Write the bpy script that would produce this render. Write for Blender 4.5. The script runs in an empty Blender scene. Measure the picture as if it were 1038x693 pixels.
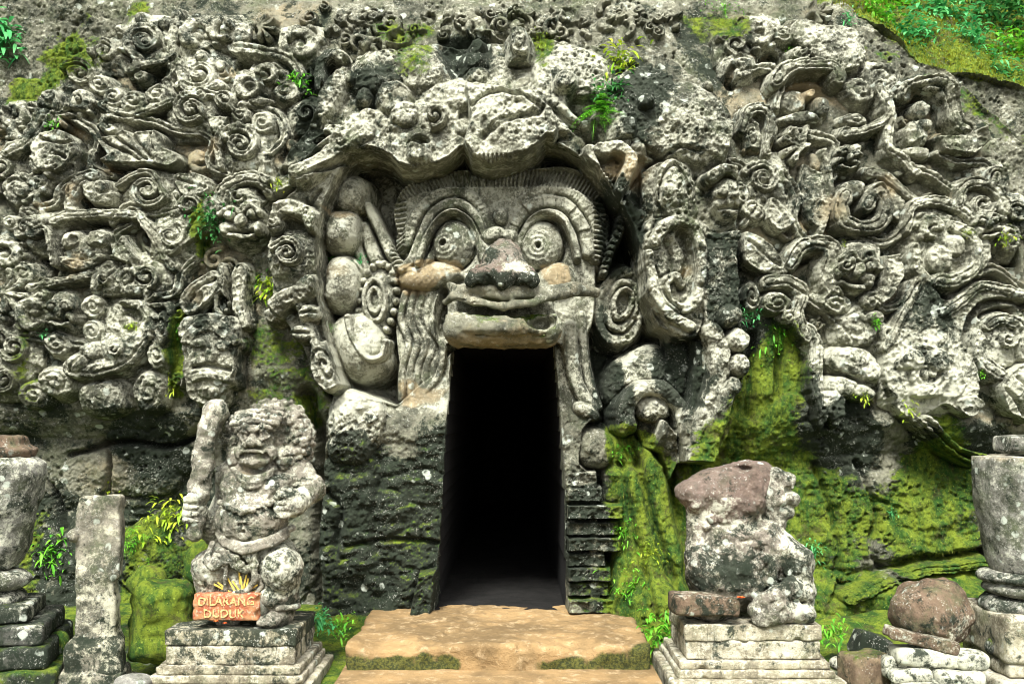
import bpy, bmesh, math, random
import numpy as np
from mathutils import Vector, Matrix

C = bpy.context.scene
COL = C.collection
R = math.radians
rng = np.random.default_rng(7)
random.seed(7)

# ------------------------------------------------------------------ camera, sky, sun, exposure
TILT, FPX, CX, CY, EYE = R(4.4), 1019.0, 519.0, 346.5, 1.5
cam = bpy.data.cameras.new('camera')
cam_o = bpy.data.objects.new('camera', cam); COL.objects.link(cam_o)
cam_o.location = (0, 0, EYE); cam_o.rotation_euler = (R(90) + TILT, 0, 0)
cam.sensor_width = 36.0; cam.lens = FPX / 1038 * 36.0; cam.clip_start = .05; cam.clip_end = 400
C.camera = cam_o

SUN_EL, SUN_AZ = 52, -16          # elevation, and degrees left of straight behind the camera
wd = bpy.data.worlds.new('World'); C.world = wd; wd.use_nodes = True
wn = wd.node_tree; wn.nodes.clear()
sky = wn.nodes.new('ShaderNodeTexSky'); sky.sky_type = 'NISHITA'; sky.sun_disc = False
sky.sun_elevation = R(SUN_EL); sky.sun_rotation = R(180 + SUN_AZ); sky.dust_density = 4.0; sky.air_density = 1.0
hs = wn.nodes.new('ShaderNodeHueSaturation'); hs.inputs['Saturation'].default_value = .25
bg = wn.nodes.new('ShaderNodeBackground'); bg.inputs['Strength'].default_value = .105
wo = wn.nodes.new('ShaderNodeOutputWorld')
wn.links.new(sky.outputs[0], hs.inputs['Color']); wn.links.new(hs.outputs[0], bg.inputs['Color']); wn.links.new(bg.outputs[0], wo.inputs['Surface'])
sun = bpy.data.lights.new('sun', 'SUN'); sun.energy = 3.4; sun.angle = R(16); sun.color = (1.0, .99, .94)
sun_o = bpy.data.objects.new('sun', sun); COL.objects.link(sun_o)
e, a = R(SUN_EL), R(SUN_AZ)
sdir = Vector((math.sin(a) * math.cos(e), -math.cos(a) * math.cos(e), math.sin(e)))
sun_o.rotation_euler = (-sdir).to_track_quat('-Z', 'Y').to_euler(); sun_o.location = (0, 0, 20)
C.view_settings.view_transform = 'Standard'; C.view_settings.look = 'None'
C.view_settings.exposure = 1.42; C.view_settings.gamma = 1.0; C.view_settings.use_curve_mapping = False
C.render.engine = 'CYCLES'; C.cycles.max_bounces = 6; C.cycles.diffuse_bounces = 3; C.cycles.filter_width = 1.0

# ------------------------------------------------------------------ photo pixel <-> world
ct, st = math.cos(TILT), math.sin(TILT)
def at(px, py, Y):
    a_, b_ = (px - CX) / FPX, (CY - py) / FPX
    s = Y / (ct - b_ * st)
    return a_ * s, EYE + s * (st + b_ * ct)          # X, Z
def topx(X, Y, Z):
    dz = Z - EYE
    fw = Y * ct + dz * st
    return CX + FPX * X / fw, CY - FPX * (dz * ct - Y * st) / fw

# ------------------------------------------------------------------ noise
def _h(ix, iy, iz, seed):
    n = (ix.astype(np.uint32) * np.uint32(374761393) + iy.astype(np.uint32) * np.uint32(668265263)
         + iz.astype(np.uint32) * np.uint32(2147483647) + np.uint32((seed * 974634777 + 12345) & 0xffffffff))
    n = (n ^ (n >> np.uint32(13))) * np.uint32(1274126177)
    n = (n ^ (n >> np.uint32(16))) * np.uint32(2246822519)
    return ((n ^ (n >> np.uint32(15))) & np.uint32(0xffff)).astype(np.float32) / 65535.0
def vnoise2(x, y, seed):
    x0, y0 = np.floor(x), np.floor(y)
    fx, fy = (x - x0).astype(np.float32), (y - y0).astype(np.float32)
    fx = fx * fx * (3 - 2 * fx); fy = fy * fy * (3 - 2 * fy)
    ix, iy = x0.astype(np.int64), y0.astype(np.int64); z = np.zeros_like(ix)
    a_ = _h(ix, iy, z, seed); b_ = _h(ix + 1, iy, z, seed); c_ = _h(ix, iy + 1, z, seed); d_ = _h(ix + 1, iy + 1, z, seed)
    return ((a_ * (1 - fx) + b_ * fx) * (1 - fy) + (c_ * (1 - fx) + d_ * fx) * fy) * 2 - 1
def vnoise3(x, y, z, seed):
    x0, y0, z0 = np.floor(x), np.floor(y), np.floor(z)
    f = [(v - w).astype(np.float32) for v, w in ((x, x0), (y, y0), (z, z0))]
    f = [v * v * (3 - 2 * v) for v in f]
    I = [w.astype(np.int64) for w in (x0, y0, z0)]
    out = 0
    for k in (0, 1):
        for j in (0, 1):
            for i in (0, 1):
                out = out + _h(I[0] + i, I[1] + j, I[2] + k, seed) * (f[0] if i else 1 - f[0]) * (f[1] if j else 1 - f[1]) * (f[2] if k else 1 - f[2])
    return out * 2 - 1
def fbm2(x, y, freq, octv, seed, gain=.5):
    s, a_, t = 0, 1.0, 0
    for o in range(octv):
        s = s + a_ * vnoise2(x * freq + 17.3 * o, y * freq - 9.1 * o, seed + o); t += a_
        a_ *= gain; freq *= 2.03
    return s / t * 1.5
def fbm3(p, freq, octv, seed, gain=.5):
    s, a_, t = 0, 1.0, 0
    for o in range(octv):
        s = s + a_ * vnoise3(p[:, 0] * freq + 5.2 * o, p[:, 1] * freq, p[:, 2] * freq, seed + o); t += a_
        a_ *= gain; freq *= 2.03
    return s / t * 1.5
def worley2(x, y, freq, seed):
    x = x * freq; y = y * freq
    x0, y0 = np.floor(x), np.floor(y)
    f1 = np.full(x.shape, 9., np.float32); f2 = f1.copy()
    for j in (-1, 0, 1):
        for i in (-1, 0, 1):
            ix, iy = (x0 + i).astype(np.int64), (y0 + j).astype(np.int64); z = np.zeros_like(ix)
            d = np.hypot(x0 + i + _h(ix, iy, z, seed) - x, y0 + j + _h(ix, iy, z, seed + 50) - y).astype(np.float32)
            f2 = np.minimum(f2, np.maximum(f1, d)); f1 = np.minimum(f1, d)
    return f1, f2
def sstep(a_, b_, x):
    t = np.clip((x - a_) / (b_ - a_), 0, 1)
    return t * t * (3 - 2 * t)

# ------------------------------------------------------------------ materials
class NT:
    def __init__(s, name):
        s.m = bpy.data.materials.new(name); s.m.use_nodes = True
        s.t = s.m.node_tree; s.t.nodes.clear()
        s.out = s.n('ShaderNodeOutputMaterial'); s.b = s.n('ShaderNodeBsdfPrincipled')
        s.b.inputs['Roughness'].default_value = .9; s.b.inputs['Specular IOR Level'].default_value = .25
        s.l(s.b.outputs[0], s.out.inputs['Surface'])
        s.geo = s.n('ShaderNodeNewGeometry')
    def n(s, k, **kw):
        nd = s.t.nodes.new(k)
        for a_, v in kw.items(): setattr(nd, a_, v)
        return nd
    def l(s, a_, b_): s.t.links.new(a_, b_)
    def put(s, sock, v):
        if isinstance(v, (int, float)): sock.default_value = v
        elif isinstance(v, tuple): sock.default_value = (*v, 1) if len(v) == 3 and sock.type == 'RGBA' else v
        else: s.l(v, sock)
    def noise(s, scale, detail=6, rough=.6, off=0, dist=0, stretch=None):
        nd = s.n('ShaderNodeTexNoise'); nd.inputs['Scale'].default_value = scale
        nd.inputs['Detail'].default_value = detail; nd.inputs['Roughness'].default_value = rough; nd.inputs['Distortion'].default_value = dist
        mp = s.n('ShaderNodeMapping'); mp.inputs['Location'].default_value = (off, off * 1.7, off * .6)
        if stretch: mp.inputs['Scale'].default_value = stretch
        s.l(s.geo.outputs['Position'], mp.inputs['Vector']); s.l(mp.outputs[0], nd.inputs['Vector'])
        return nd.outputs['Fac']
    def voro(s, scale, off=0, feature='F1'):
        nd = s.n('ShaderNodeTexVoronoi', feature=feature); nd.inputs['Scale'].default_value = scale
        mp = s.n('ShaderNodeMapping'); mp.inputs['Location'].default_value = (off, off, off)
        s.l(s.geo.outputs['Position'], mp.inputs['Vector']); s.l(mp.outputs[0], nd.inputs['Vector'])
        return nd.outputs['Distance']
    def math(s, op, a_, b_=0.0, c_=None):
        nd = s.n('ShaderNodeMath', operation=op)
        s.put(nd.inputs[0], a_); s.put(nd.inputs[1], b_)
        if c_ is not None: s.put(nd.inputs[2], c_)
        return nd.outputs[0]
    def ss(s, lo, hi, v):
        nd = s.n('ShaderNodeMapRange', interpolation_type='SMOOTHSTEP')
        s.put(nd.inputs['Value'], v); nd.inputs['From Min'].default_value = lo; nd.inputs['From Max'].default_value = hi
        return nd.outputs[0]
    def mix(s, f, a_, b_):
        nd = s.n('ShaderNodeMix', data_type='RGBA')
        s.put(nd.inputs[0], f); s.put(nd.inputs[6], a_); s.put(nd.inputs[7], b_)
        return nd.outputs[2]
    def attr(s, name):
        nd = s.n('ShaderNodeAttribute', attribute_name=name)
        return nd.outputs['Fac']
    def up(s):
        nd = s.n('ShaderNodeSeparateXYZ'); s.l(s.geo.outputs['Normal'], nd.inputs[0])
        return nd.outputs['Z']
    def bump(s, h, dist, strength=1.0, prev=None):
        nd = s.n('ShaderNodeBump'); nd.inputs['Strength'].default_value = strength; nd.inputs['Distance'].default_value = dist
        s.l(h, nd.inputs['Height'])
        if prev is not None: s.l(prev, nd.inputs['Normal'])
        return nd.outputs[0]
    def done(s, col, nrm=None):
        s.put(s.b.inputs['Base Color'], col)
        if nrm is not None: s.l(nrm, s.b.inputs['Normal'])
        return s.m

def stone(name, dark=(.075, .078, .055), mid=(.25, .245, .175), tan=(.50, .39, .22), pale=(.68, .68, .53), lichen=0.0, black=0.0,
          moss=0.0, up_moss=.12, off=0.0, grain=1.0, pit=1.0, sc=1.0):
    """weathered carved stone: grey-brown body, pale lichen crust, black algae, moss; masks come from painted attributes"""
    k = NT(name)
    M = k.math
    n1 = k.noise(2.2 * sc, 7, .62, off); n2 = k.noise(9 * sc, 9, .74, off + 3); n3 = k.noise(48 * sc ** .5, 6, .75, off + 5); n4 = k.noise(4.5 * sc, 9, .74, off + 9, .6)
    up = k.up()
    col = k.mix(k.ss(.38, .62, n1), dark, mid)
    col = k.mix(k.ss(.44, .66, n2), col, mid)
    olive = k.ss(.47, .68, k.noise(3.3 * sc, 8, .72, off + 71)); col = k.mix(M('MULTIPLY', olive, .65), col, (.10, .125, .055))
    col = k.mix(M('MULTIPLY', k.ss(.50, .66, n3), .35), col, tuple(v * 1.6 for v in mid))
    col = k.mix(M('MULTIPLY', k.ss(.46, .34, n3), .4), col, tuple(v * .5 for v in dark))
    och = M('ADD', k.attr('ochre'), M('MULTIPLY', M('SUBTRACT', M('ADD', M('MULTIPLY', n4, .5), M('MULTIPLY', n2, .5)), .5), 1.5))
    col = k.mix(M('MULTIPLY', k.ss(.3, .95, och), .85), col, k.mix(k.ss(.4, .6, n2), tuple(v * .7 for v in tan), tan))
    # pale lichen crust, broken up finely
    lv = M('ADD', M('ADD', M('MULTIPLY', n2, .75), M('MULTIPLY', n3, .40)), M('MULTIPLY', n1, .35))
    lv = M('ADD', lv, M('MULTIPLY', k.attr('pale'), .20)); lv = M('ADD', lv, M('MULTIPLY', up, .05)); lv = M('ADD', lv, lichen)
    lv = M('SUBTRACT', lv, M('MULTIPLY', k.attr('ochre'), .10))
    col = k.mix(M('MULTIPLY', k.ss(.80, .94, lv), .92), col, k.mix(k.ss(.35, .65, n4), pale, tuple(c * .72 for c in pale)))
    # black algae
    n16 = k.noise(19 * sc ** .5, 8, .8, off + 21)
    bv = M('ADD', M('MULTIPLY', n4, .85), M('MULTIPLY', n16, .50))
    bv = M('ADD', bv, M('MULTIPLY', k.attr('dark'), .40)); bv = M('ADD', bv, black); bv = M('SUBTRACT', bv, M('MULTIPLY', k.attr('ochre'), .12))
    col = k.mix(M('MULTIPLY', k.ss(.695, .80, bv), .94), col, (.016, .025, .014))
    # flecks of white lichen, mostly on the black
    fl = M('MULTIPLY', k.ss(.57, .65, k.noise(75, 4, .7, off + 31)), k.ss(.46, .60, k.noise(7, 5, .7, off + 33)))
    col = k.mix(M('MULTIPLY', fl, .8), col, (.62, .62, .54))
    # round lichen rosettes and dark water streaks that run down the stone
    ld = M('ADD', k.voro(8.5 * sc ** .5, off + 3), M('MULTIPLY', M('SUBTRACT', n16, .5), .55))
    col = k.mix(M('MULTIPLY', M('MULTIPLY', k.ss(.27, .20, ld), k.ss(.5, .58, k.noise(2.6, 5, .7, off + 83))), .85), col, (.58, .63, .53))
    sk = k.noise(7 * sc ** .5, 7, .7, off + 87, 0, (1.5, 1.5, .16))
    col = k.mix(M('MULTIPLY', k.ss(.56, .70, sk), .70), col, (.030, .040, .024))
    # moss
    gm = k.noise(11 * sc ** .5, 8, .75, off + 41)
    mv = M('ADD', M('MULTIPLY', gm, .55), M('MULTIPLY', n1, .35)); mv = M('ADD', mv, M('MULTIPLY', k.attr('moss'), .55))
    mv = M('ADD', mv, M('MULTIPLY', up, up_moss)); mv = M('ADD', mv, moss)
    mossc = k.mix(k.ss(.38, .62, k.noise(5, 7, .75, off + 47, 0, (1.6, 1.6, .5))), (.03, .095, .012), (.20, .265, .022))
    mossc = k.mix(k.ss(.5, .68, k.noise(34, 6, .75, off + 53)), mossc, (.02, .05, .008)); mossc = k.mix(k.ss(.58, .7, k.noise(60, 4, .7, off + 57)), mossc, (.36, .44, .06))
    mossc = k.mix(M('MULTIPLY', k.ss(.52, .64, k.noise(8, 8, .78, off + 59)), .75), mossc, (.075, .065, .025))
    mk = k.ss(.62, .78, mv)
    col = k.mix(mk, col, mossc)
    # relief
    b1 = k.bump(k.noise(24, 9, .76, off + 60), .045 * pit, .85)
    b4 = k.bump(k.noise(110, 6, .8, off), .011 * grain, .9, b1)
    b4 = k.bump(M('MULTIPLY', k.noise(45, 8, .8, off + 3), mk), .03, .8, b4)
    return k.done(col, b4)

def plain(name, col, col2=None, scale=20, rough=.8, bump=.004, off=0):
    k = NT(name)
    k.b.inputs['Roughness'].default_value = rough
    n = k.noise(scale, 6, .65, off)
    return k.done(k.mix(k.ss(.35, .65, n), col, col2 or tuple(c * .6 for c in col)), k.bump(k.noise(scale * 3, 6, .7, off), bump))

def leafmat(name, c1, c2, off=0):
    k = NT(name); k.b.inputs['Roughness'].default_value = .5
    rnd = k.n('ShaderNodeNewGeometry').outputs['Random Per Island']
    col = k.mix(rnd, c1, c2)
    k.b.inputs['Subsurface Weight'].default_value = 0
    tr = k.n('ShaderNodeBsdfTranslucent'); k.l(col, tr.inputs['Color'])
    mx = k.n('ShaderNodeMixShader'); mx.inputs[0].default_value = .3
    k.put(k.b.inputs['Base Color'], col)
    k.l(k.b.outputs[0], mx.inputs[1]); k.l(tr.outputs[0], mx.inputs[2]); k.l(mx.outputs[0], k.out.inputs['Surface'])
    return k.m

MT = {
    'facade': stone('carved_facade_stone'),
    'guardian': stone('guardian_stone', mid=(.31, .28, .22), lichen=.02, black=-.04, sc=2.2, off=7, pit=.6, up_moss=.02),
    'eroded': stone('eroded_statue_stone', mid=(.29, .25, .20), tan=(.21, .145, .115), lichen=.03, black=-.02, sc=2.0, off=13, pit=.7, up_moss=.0),
    'pedestal': stone('pedestal_stone', sc=1.8, dark=(.15, .13, .09), mid=(.42, .38, .26), pale=(.66, .62, .48), lichen=.03, off=17, pit=.4, up_moss=.02, moss=-.03),
    'pillar': stone('pillar_stone', sc=2.0, mid=(.34, .31, .24), pale=(.62, .6, .44), lichen=.03, off=23, pit=.5, moss=-.02),
    'urn': stone('urn_stone', sc=1.8, mid=(.30, .29, .25), lichen=.03, off=29, pit=.35, moss=-.04),
    'mossy': stone('mossy_stone', off=31, moss=.25, up_moss=.1, pit=.8),
    'plinth': stone('plinth_stone', dark=(.03, .03, .025), mid=(.10, .10, .085), off=37, black=.06, moss=.02, pit=.6),
    'rubble': stone('rubble_stone', sc=2, mid=(.42, .40, .33), lichen=.08, off=41, pit=.5, moss=-.03),
    'boulder': stone('boulder_stone', sc=2, dark=(.08, .055, .035), mid=(.21, .145, .095), lichen=-.04, off=43, pit=.6, moss=.0),
    'hill': stone('hill_earth', dark=(.05, .045, .02), mid=(.20, .18, .05), moss=.22, lichen=-.2, off=51),
    'passage_shade': plain('passage_shade_black', (.010, .009, .008), (.004, .004, .003), 8, .95, .02),  # near-black colour paints in the shade of the deep passage
    'river': stone('flat_stone', mid=(.27, .26, .23), lichen=-.05, black=-.1, off=45, pit=.3, moss=-.1),
}

# ------------------------------------------------------------------ mesh and object helpers
def mesh_obj(name, verts, faces, mat, parent=None, normals=None, attrs=None, smooth=True):
    me = bpy.data.meshes.new(name)
    verts = np.asarray(verts, np.float32); faces = np.asarray(faces, np.int32)
    nf, k = faces.shape
    me.vertices.add(len(verts)); me.vertices.foreach_set('co', verts.ravel())
    me.loops.add(nf * k); me.loops.foreach_set('vertex_index', faces.ravel())
    me.polygons.add(nf); me.polygons.foreach_set('loop_start', np.arange(0, nf * k, k, dtype=np.int32))
    me.update(calc_edges=True)
    me.polygons.foreach_set('use_smooth', np.full(nf, smooth))
    for an, av in (attrs or {}).items():
        at_ = me.attributes.new(an, 'FLOAT', 'POINT'); at_.data.foreach_set('value', np.asarray(av, np.float32))
    if normals is not None: me.normals_split_custom_set_from_vertices(np.asarray(normals, np.float32))
    me.materials.append(mat)
    o = bpy.data.objects.new(name, me); COL.objects.link(o)
    if parent: o.parent = parent
    return o
def tag(o, label=None, cat=None, group=None, kind=None):
    if label: o['label'] = label
    if cat: o['category'] = cat
    if group: o['group'] = group
    if kind: o['kind'] = kind
    return o
def empty(name, loc, label, cat, group=None, rz=0):
    o = bpy.data.objects.new(name, None); COL.objects.link(o); o.location = loc; o.rotation_euler.z = rz
    o.empty_display_size = .1
    return tag(o, label, cat, group)

# ------------------------------------------------------------------ signed-distance sculpting (for the free-standing stones and figures)
def rotm(rx=0, ry=0, rz=0):
    return np.array(Matrix.Rotation(R(rz), 3, 'Z') @ Matrix.Rotation(R(ry), 3, 'Y') @ Matrix.Rotation(R(rx), 3, 'X'))
class Clay:
    def __init__(s, lo, hi, h):
        s.lo = np.array(lo, np.float32); s.h = h
        s.n = np.ceil((np.array(hi) - s.lo) / h).astype(int) + 1
        s.v = np.full(s.n, 9.0, np.float32)
        s.ax = [s.lo[i] + h * np.arange(s.n[i], dtype=np.float32) for i in range(3)]
    def _win(s, lo, hi, pad):
        i0 = np.clip(np.floor((np.array(lo) - pad - s.lo) / s.h).astype(int), 0, s.n - 1)
        i1 = np.clip(np.ceil((np.array(hi) + pad - s.lo) / s.h).astype(int) + 1, 1, s.n)
        sl = tuple(slice(a_, b_) for a_, b_ in zip(i0, i1))
        P = np.meshgrid(*[s.ax[i][sl[i]] for i in range(3)], indexing='ij')
        return sl, P
    def _mix(s, sl, d, k, sub):
        if d.size == 0: return
        c = s.v[sl]
        if sub:
            h = np.maximum(k - np.abs(c + d), 0) / max(k, 1e-6); s.v[sl] = np.maximum(c, -d) + h * h * k * .25
        else:
            h = np.maximum(k - np.abs(c - d), 0) / max(k, 1e-6); s.v[sl] = np.minimum(c, d) - h * h * k * .25
    def ell(s, c, r, rot=None, k=.03, sub=False):
        c = np.array(c, float); r = np.array([r] * 3 if np.isscalar(r) else r, float)
        m = r.max() if rot is not None else r
        sl, P = s._win(c - m, c + m, k + 3 * s.h)
        Q = [P[i] - c[i] for i in range(3)]
        if rot is not None: Q = [sum(rot[j, i] * Q[j] for j in range(3)) for i in range(3)]
        k0 = np.sqrt(sum((Q[i] / r[i]) ** 2 for i in range(3))); k1 = np.sqrt(sum((Q[i] / r[i] ** 2) ** 2 for i in range(3)))
        s._mix(sl, k0 * (k0 - 1) / np.maximum(k1, 1e-6), k, sub); return s
    def cap(s, a_, b_, ra, rb=None, k=.03, sub=False, flat=1.0):
        a_ = np.array(a_, float); b_ = np.array(b_, float); rb = ra if rb is None else rb; m = max(ra, rb)
        sl, P = s._win(np.minimum(a_, b_) - m, np.maximum(a_, b_) + m, k + 3 * s.h)
        ba = b_ - a_; L = max((ba ** 2).sum(), 1e-9)
        t = np.clip(sum((P[i] - a_[i]) * ba[i] for i in range(3)) / L, 0, 1)
        w = (1, 1 / flat, 1)
        d = np.sqrt(sum(((P[i] - a_[i] - t * ba[i]) * w[i]) ** 2 for i in range(3))) - (ra + (rb - ra) * t)
        s._mix(sl, d, k, sub); return s
    def path(s, pts, ra, rb=None, k=.02, sub=False, flat=1.0):
        rb = ra if rb is None else rb; n = len(pts) - 1
        for i in range(n): s.cap(pts[i], pts[i + 1], ra + (rb - ra) * i / n, ra + (rb - ra) * (i + 1) / n, k, sub, flat)
        return s
    def box(s, c, hs_, rot=None, rd=.01, k=.01, sub=False):
        c = np.array(c, float); hs_ = np.array(hs_, float); m = np.linalg.norm(hs_) if rot is not None else hs_
        sl, P = s._win(c - m, c + m, k + 3 * s.h)
        Q = [P[i] - c[i] for i in range(3)]
        if rot is not None: Q = [sum(rot[j, i] * Q[j] for j in range(3)) for i in range(3)]
        q = [np.abs(Q[i]) - hs_[i] + rd for i in range(3)]
        d = np.sqrt(sum(np.maximum(v, 0) ** 2 for v in q)) + np.minimum(np.maximum(q[0], np.maximum(q[1], q[2])), 0) - rd
        s._mix(sl, d, k, sub); return s
    def rough(s, amp, freq, octv=3, seed=1):
        P = np.stack([g.ravel() for g in np.meshgrid(*s.ax, indexing='ij')], 1)
        f = s.v.ravel(); m = np.abs(f) < amp * 2 + 4 * s.h
        f[m] += amp * fbm3(P[m], freq, octv, seed); s.v = f.reshape(s.n); return s
    def mesh(s):
        v = s.v.copy()
        for i in range(3):                                   # close the skin at the borders of the block
            idx = [slice(None)] * 3
            for e_ in (0, -1): idx[i] = e_; v[tuple(idx)] = np.maximum(v[tuple(idx)], s.h)
        ins = v < 0
        n = np.array(v.shape) - 1
        cs = np.zeros(n, np.int8)
        for d in np.ndindex(2, 2, 2): cs += ins[d[0]:d[0] + n[0], d[1]:d[1] + n[1], d[2]:d[2] + n[2]]
        act = (cs > 0) & (cs < 8)
        I = np.argwhere(act); vid = np.full(n, -1, np.int64); vid[act] = np.arange(len(I))
        acc = np.zeros((len(I), 3)); cnt = np.zeros(len(I))
        cor = list(np.ndindex(2, 2, 2))
        for a_ in cor:
            for ax in range(3):
                if a_[ax]: continue
                b_ = list(a_); b_[ax] = 1
                va = v[I[:, 0] + a_[0], I[:, 1] + a_[1], I[:, 2] + a_[2]]; vb = v[I[:, 0] + b_[0], I[:, 1] + b_[1], I[:, 2] + b_[2]]
                m = (va < 0) != (vb < 0)
                t = np.clip(np.where(m, va / np.where(m, va - vb, 1), 0), 0, 1)
                p = np.tile(np.array(a_, float), (len(I), 1)); p[:, ax] = t
                acc[m] += p[m]; cnt[m] += 1
        V = s.lo + s.h * (I + acc / np.maximum(cnt, 1)[:, None])
        F = []
        for ax in range(3):
            u, w = [(1, 2), (2, 0), (0, 1)][ax]
            a_ = [slice(1, -1)] * 3; b_ = [slice(1, -1)] * 3
            a_[ax] = slice(0, -1); b_[ax] = slice(1, None)
            A, B = ins[tuple(a_)], ins[tuple(b_)]
            for flip, mk in ((False, A & ~B), (True, ~A & B)):
                E = np.argwhere(mk); o1 = np.ones(3, int); o1[ax] = 0
                E = E + o1
                q = []
                for du, dw in ((-1, -1), (0, -1), (0, 0), (-1, 0)):
                    e_ = E.copy(); e_[:, u] += du; e_[:, w] += dw
                    q.append(vid[e_[:, 0], e_[:, 1], e_[:, 2]])
                q = np.stack(q, 1)
                F.append(q[:, ::-1] if flip else q)
        return V.astype(np.float32), np.concatenate(F).astype(np.int32)
    def build(s, name, mat, parent=None, attr=None, loc=None):
        V, F = s.mesh()
        at_ = attr(V) if attr else None
        o = mesh_obj(name, V, F, mat, parent, attrs=at_)
        if loc is not None: o.location = loc
        return o

# ------------------------------------------------------------------ the carved rock face: one relief, cut into its parts afterwards
Y0, DX = 7.6, .0075
XS = np.arange(-5.0, 5.0, DX, dtype=np.float32); ZS = np.arange(-.45, 6.4, DX, dtype=np.float32)
GX, GZ = np.meshgrid(XS, ZS)                       # [z, x]
WU = fbm2(GX, GZ, 3.0, 3, 3) * 2.2 + fbm2(GX, GZ, 12, 3, 5) * 1.0      # wobble, so no edge is a clean curve
WV = fbm2(GX, GZ, 3.0, 3, 13) * 2.2 + fbm2(GX, GZ, 12, 3, 15) * 1.0
def grid_px(d, sl=None, wob=1.0):
    sl = sl or (slice(None), slice(None))
    u, v = topx(GX[sl], Y0 - d, GZ[sl])
    return u + WU[sl] * wob, v + WV[sl] * wob
def window(u0, v0, u1, v1, d):
    pad = 8
    xs, zs = [], []
    for u in (u0 - pad, u1 + pad):
        for v in (v0 - pad, v1 + pad):
            x, z = at(u, v, Y0 - d); xs.append(x); zs.append(z)
    i0, i1 = np.searchsorted(XS, [min(xs), max(xs)]); j0, j1 = np.searchsorted(ZS, [min(zs), max(zs)])
    return slice(j0, j1), slice(i0, i1)
def spline(pts, n=8, closed=False):
    P = np.array(pts, float); out = []
    m = len(P)
    for i in range(m if closed else m - 1):
        g = (lambda q: P[q % m]) if closed else (lambda q: P[min(max(q, 0), m - 1)])
        p0, p1, p2, p3 = g(i - 1), g(i), g(i + 1), g(i + 2)
        for t in np.linspace(0, 1, n, endpoint=False):
            out.append(.5 * (2 * p1 + (p2 - p0) * t + (2 * p0 - 5 * p1 + 4 * p2 - p3) * t * t + (3 * p1 - p0 - 3 * p2 + p3) * t ** 3))
    if not closed: out.append(P[-1])
    return np.array(out)
def poly_sd(U, V, pts):
    """signed distance to a polygon in pixels, negative inside"""
    d = np.full(U.shape, 1e9, np.float32); ins = np.zeros(U.shape, bool); n = len(pts)
    for i in range(n):
        (x0, y0), (x1, y1) = pts[i], pts[(i + 1) % n]
        ex, ey = x1 - x0, y1 - y0
        t = np.clip(((U - x0) * ex + (V - y0) * ey) / max(ex * ex + ey * ey, 1e-9), 0, 1)
        d = np.minimum(d, np.hypot(U - x0 - t * ex, V - y0 - t * ey))
        c = (y0 > V) != (y1 > V)
        ins ^= c & (U < (x1 - x0) * (V - y0) / (y1 - y0 if y1 != y0 else 1e-9) + x0)
    return np.where(ins, -d, d)
def line_nd(U, V, pts, ws):
    """distance to a polyline over its local half-width, and the place along it (0..1)"""
    best = np.full(U.shape, 1e9, np.float32); par = np.zeros(U.shape, np.float32); n = len(pts) - 1
    for i in range(n):
        (x0, y0), (x1, y1) = pts[i], pts[i + 1]
        ex, ey = x1 - x0, y1 - y0
        t = np.clip(((U - x0) * ex + (V - y0) * ey) / max(ex * ex + ey * ey, 1e-9), 0, 1)
        q = np.hypot(U - x0 - t * ex, V - y0 - t * ey) / (ws[i] + (ws[i + 1] - ws[i]) * t)
        m = q < best; best = np.where(m, q, best); par = np.where(m, (i + t) / n, par)
    return best, par

IDS = ['rock_wall']; IDPAR = [None]
ID = np.zeros(GX.shape, np.int16)
def pid(name, par=None):
    IDS.append(name); IDPAR.append(par); return len(IDS) - 1

# --- large forms: W is the smooth depth of the wall towards the viewer, in metres
U, V = grid_px(.2)
left = np.interp(V, [-60, 0, 100, 250, 380, 415, 445, 520, 600, 660, 720], [-.35, -.12, .10, .24, .26, .18, -.10, -.16, -.05, .1, .3])
right = np.interp(V, [-60, 0, 100, 250, 400, 430, 462, 540, 580, 600, 640, 720], [-.35, -.15, .10, .24, .24, .14, -.06, .02, .10, .34, .42, .6])
W = (left + (right - left) * sstep(560, 720, U)).astype(np.float32)
def region(pts, depth, soft=4, d=None, wob=1.0, closed_spline=0):
    """raise or sink a whole area of the wall to a depth (a number or a table over the pixel row)"""
    global W
    dd = d if d is not None else (depth if np.isscalar(depth) else .3)
    pts = spline(pts, closed_spline, True) if closed_spline else np.array(pts, float)
    sl = window(pts[:, 0].min() - soft * 2, pts[:, 1].min() - soft * 2, pts[:, 0].max() + soft * 2, pts[:, 1].max() + soft * 2, dd)
    U, V = grid_px(dd, sl, wob)
    m = sstep(soft, -soft, poly_sd(U, V, pts))
    t = depth if np.isscalar(depth) else np.interp(V, *depth)
    W[sl] = W[sl] * (1 - m) + t * m
# cliff behind the outline of the carving, upper right and upper left
region([(850, -40), (893, 24), (915, 40), (930, 62), (960, 70), (985, 105), (1005, 122), (1028, 150), (1048, 185), (1400, 330), (1400, -120), (850, -120)], -.75, 5, d=-.1)
region([(-400, -120), (140, -120), (112, 10), (100, 42), (62, 60), (40, 72), (12, 74), (-8, 95), (-400, 130)], -.35, 8, d=0)
# recess round the face
region([(335, 175), (372, 148), (470, 140), (560, 140), (610, 150), (650, 195), (662, 235), (668, 300), (660, 420), (640, 470), (560, 480), (450, 480), (400, 430), (345, 405), (318, 300), (322, 220)], -.22, 5)
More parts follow.
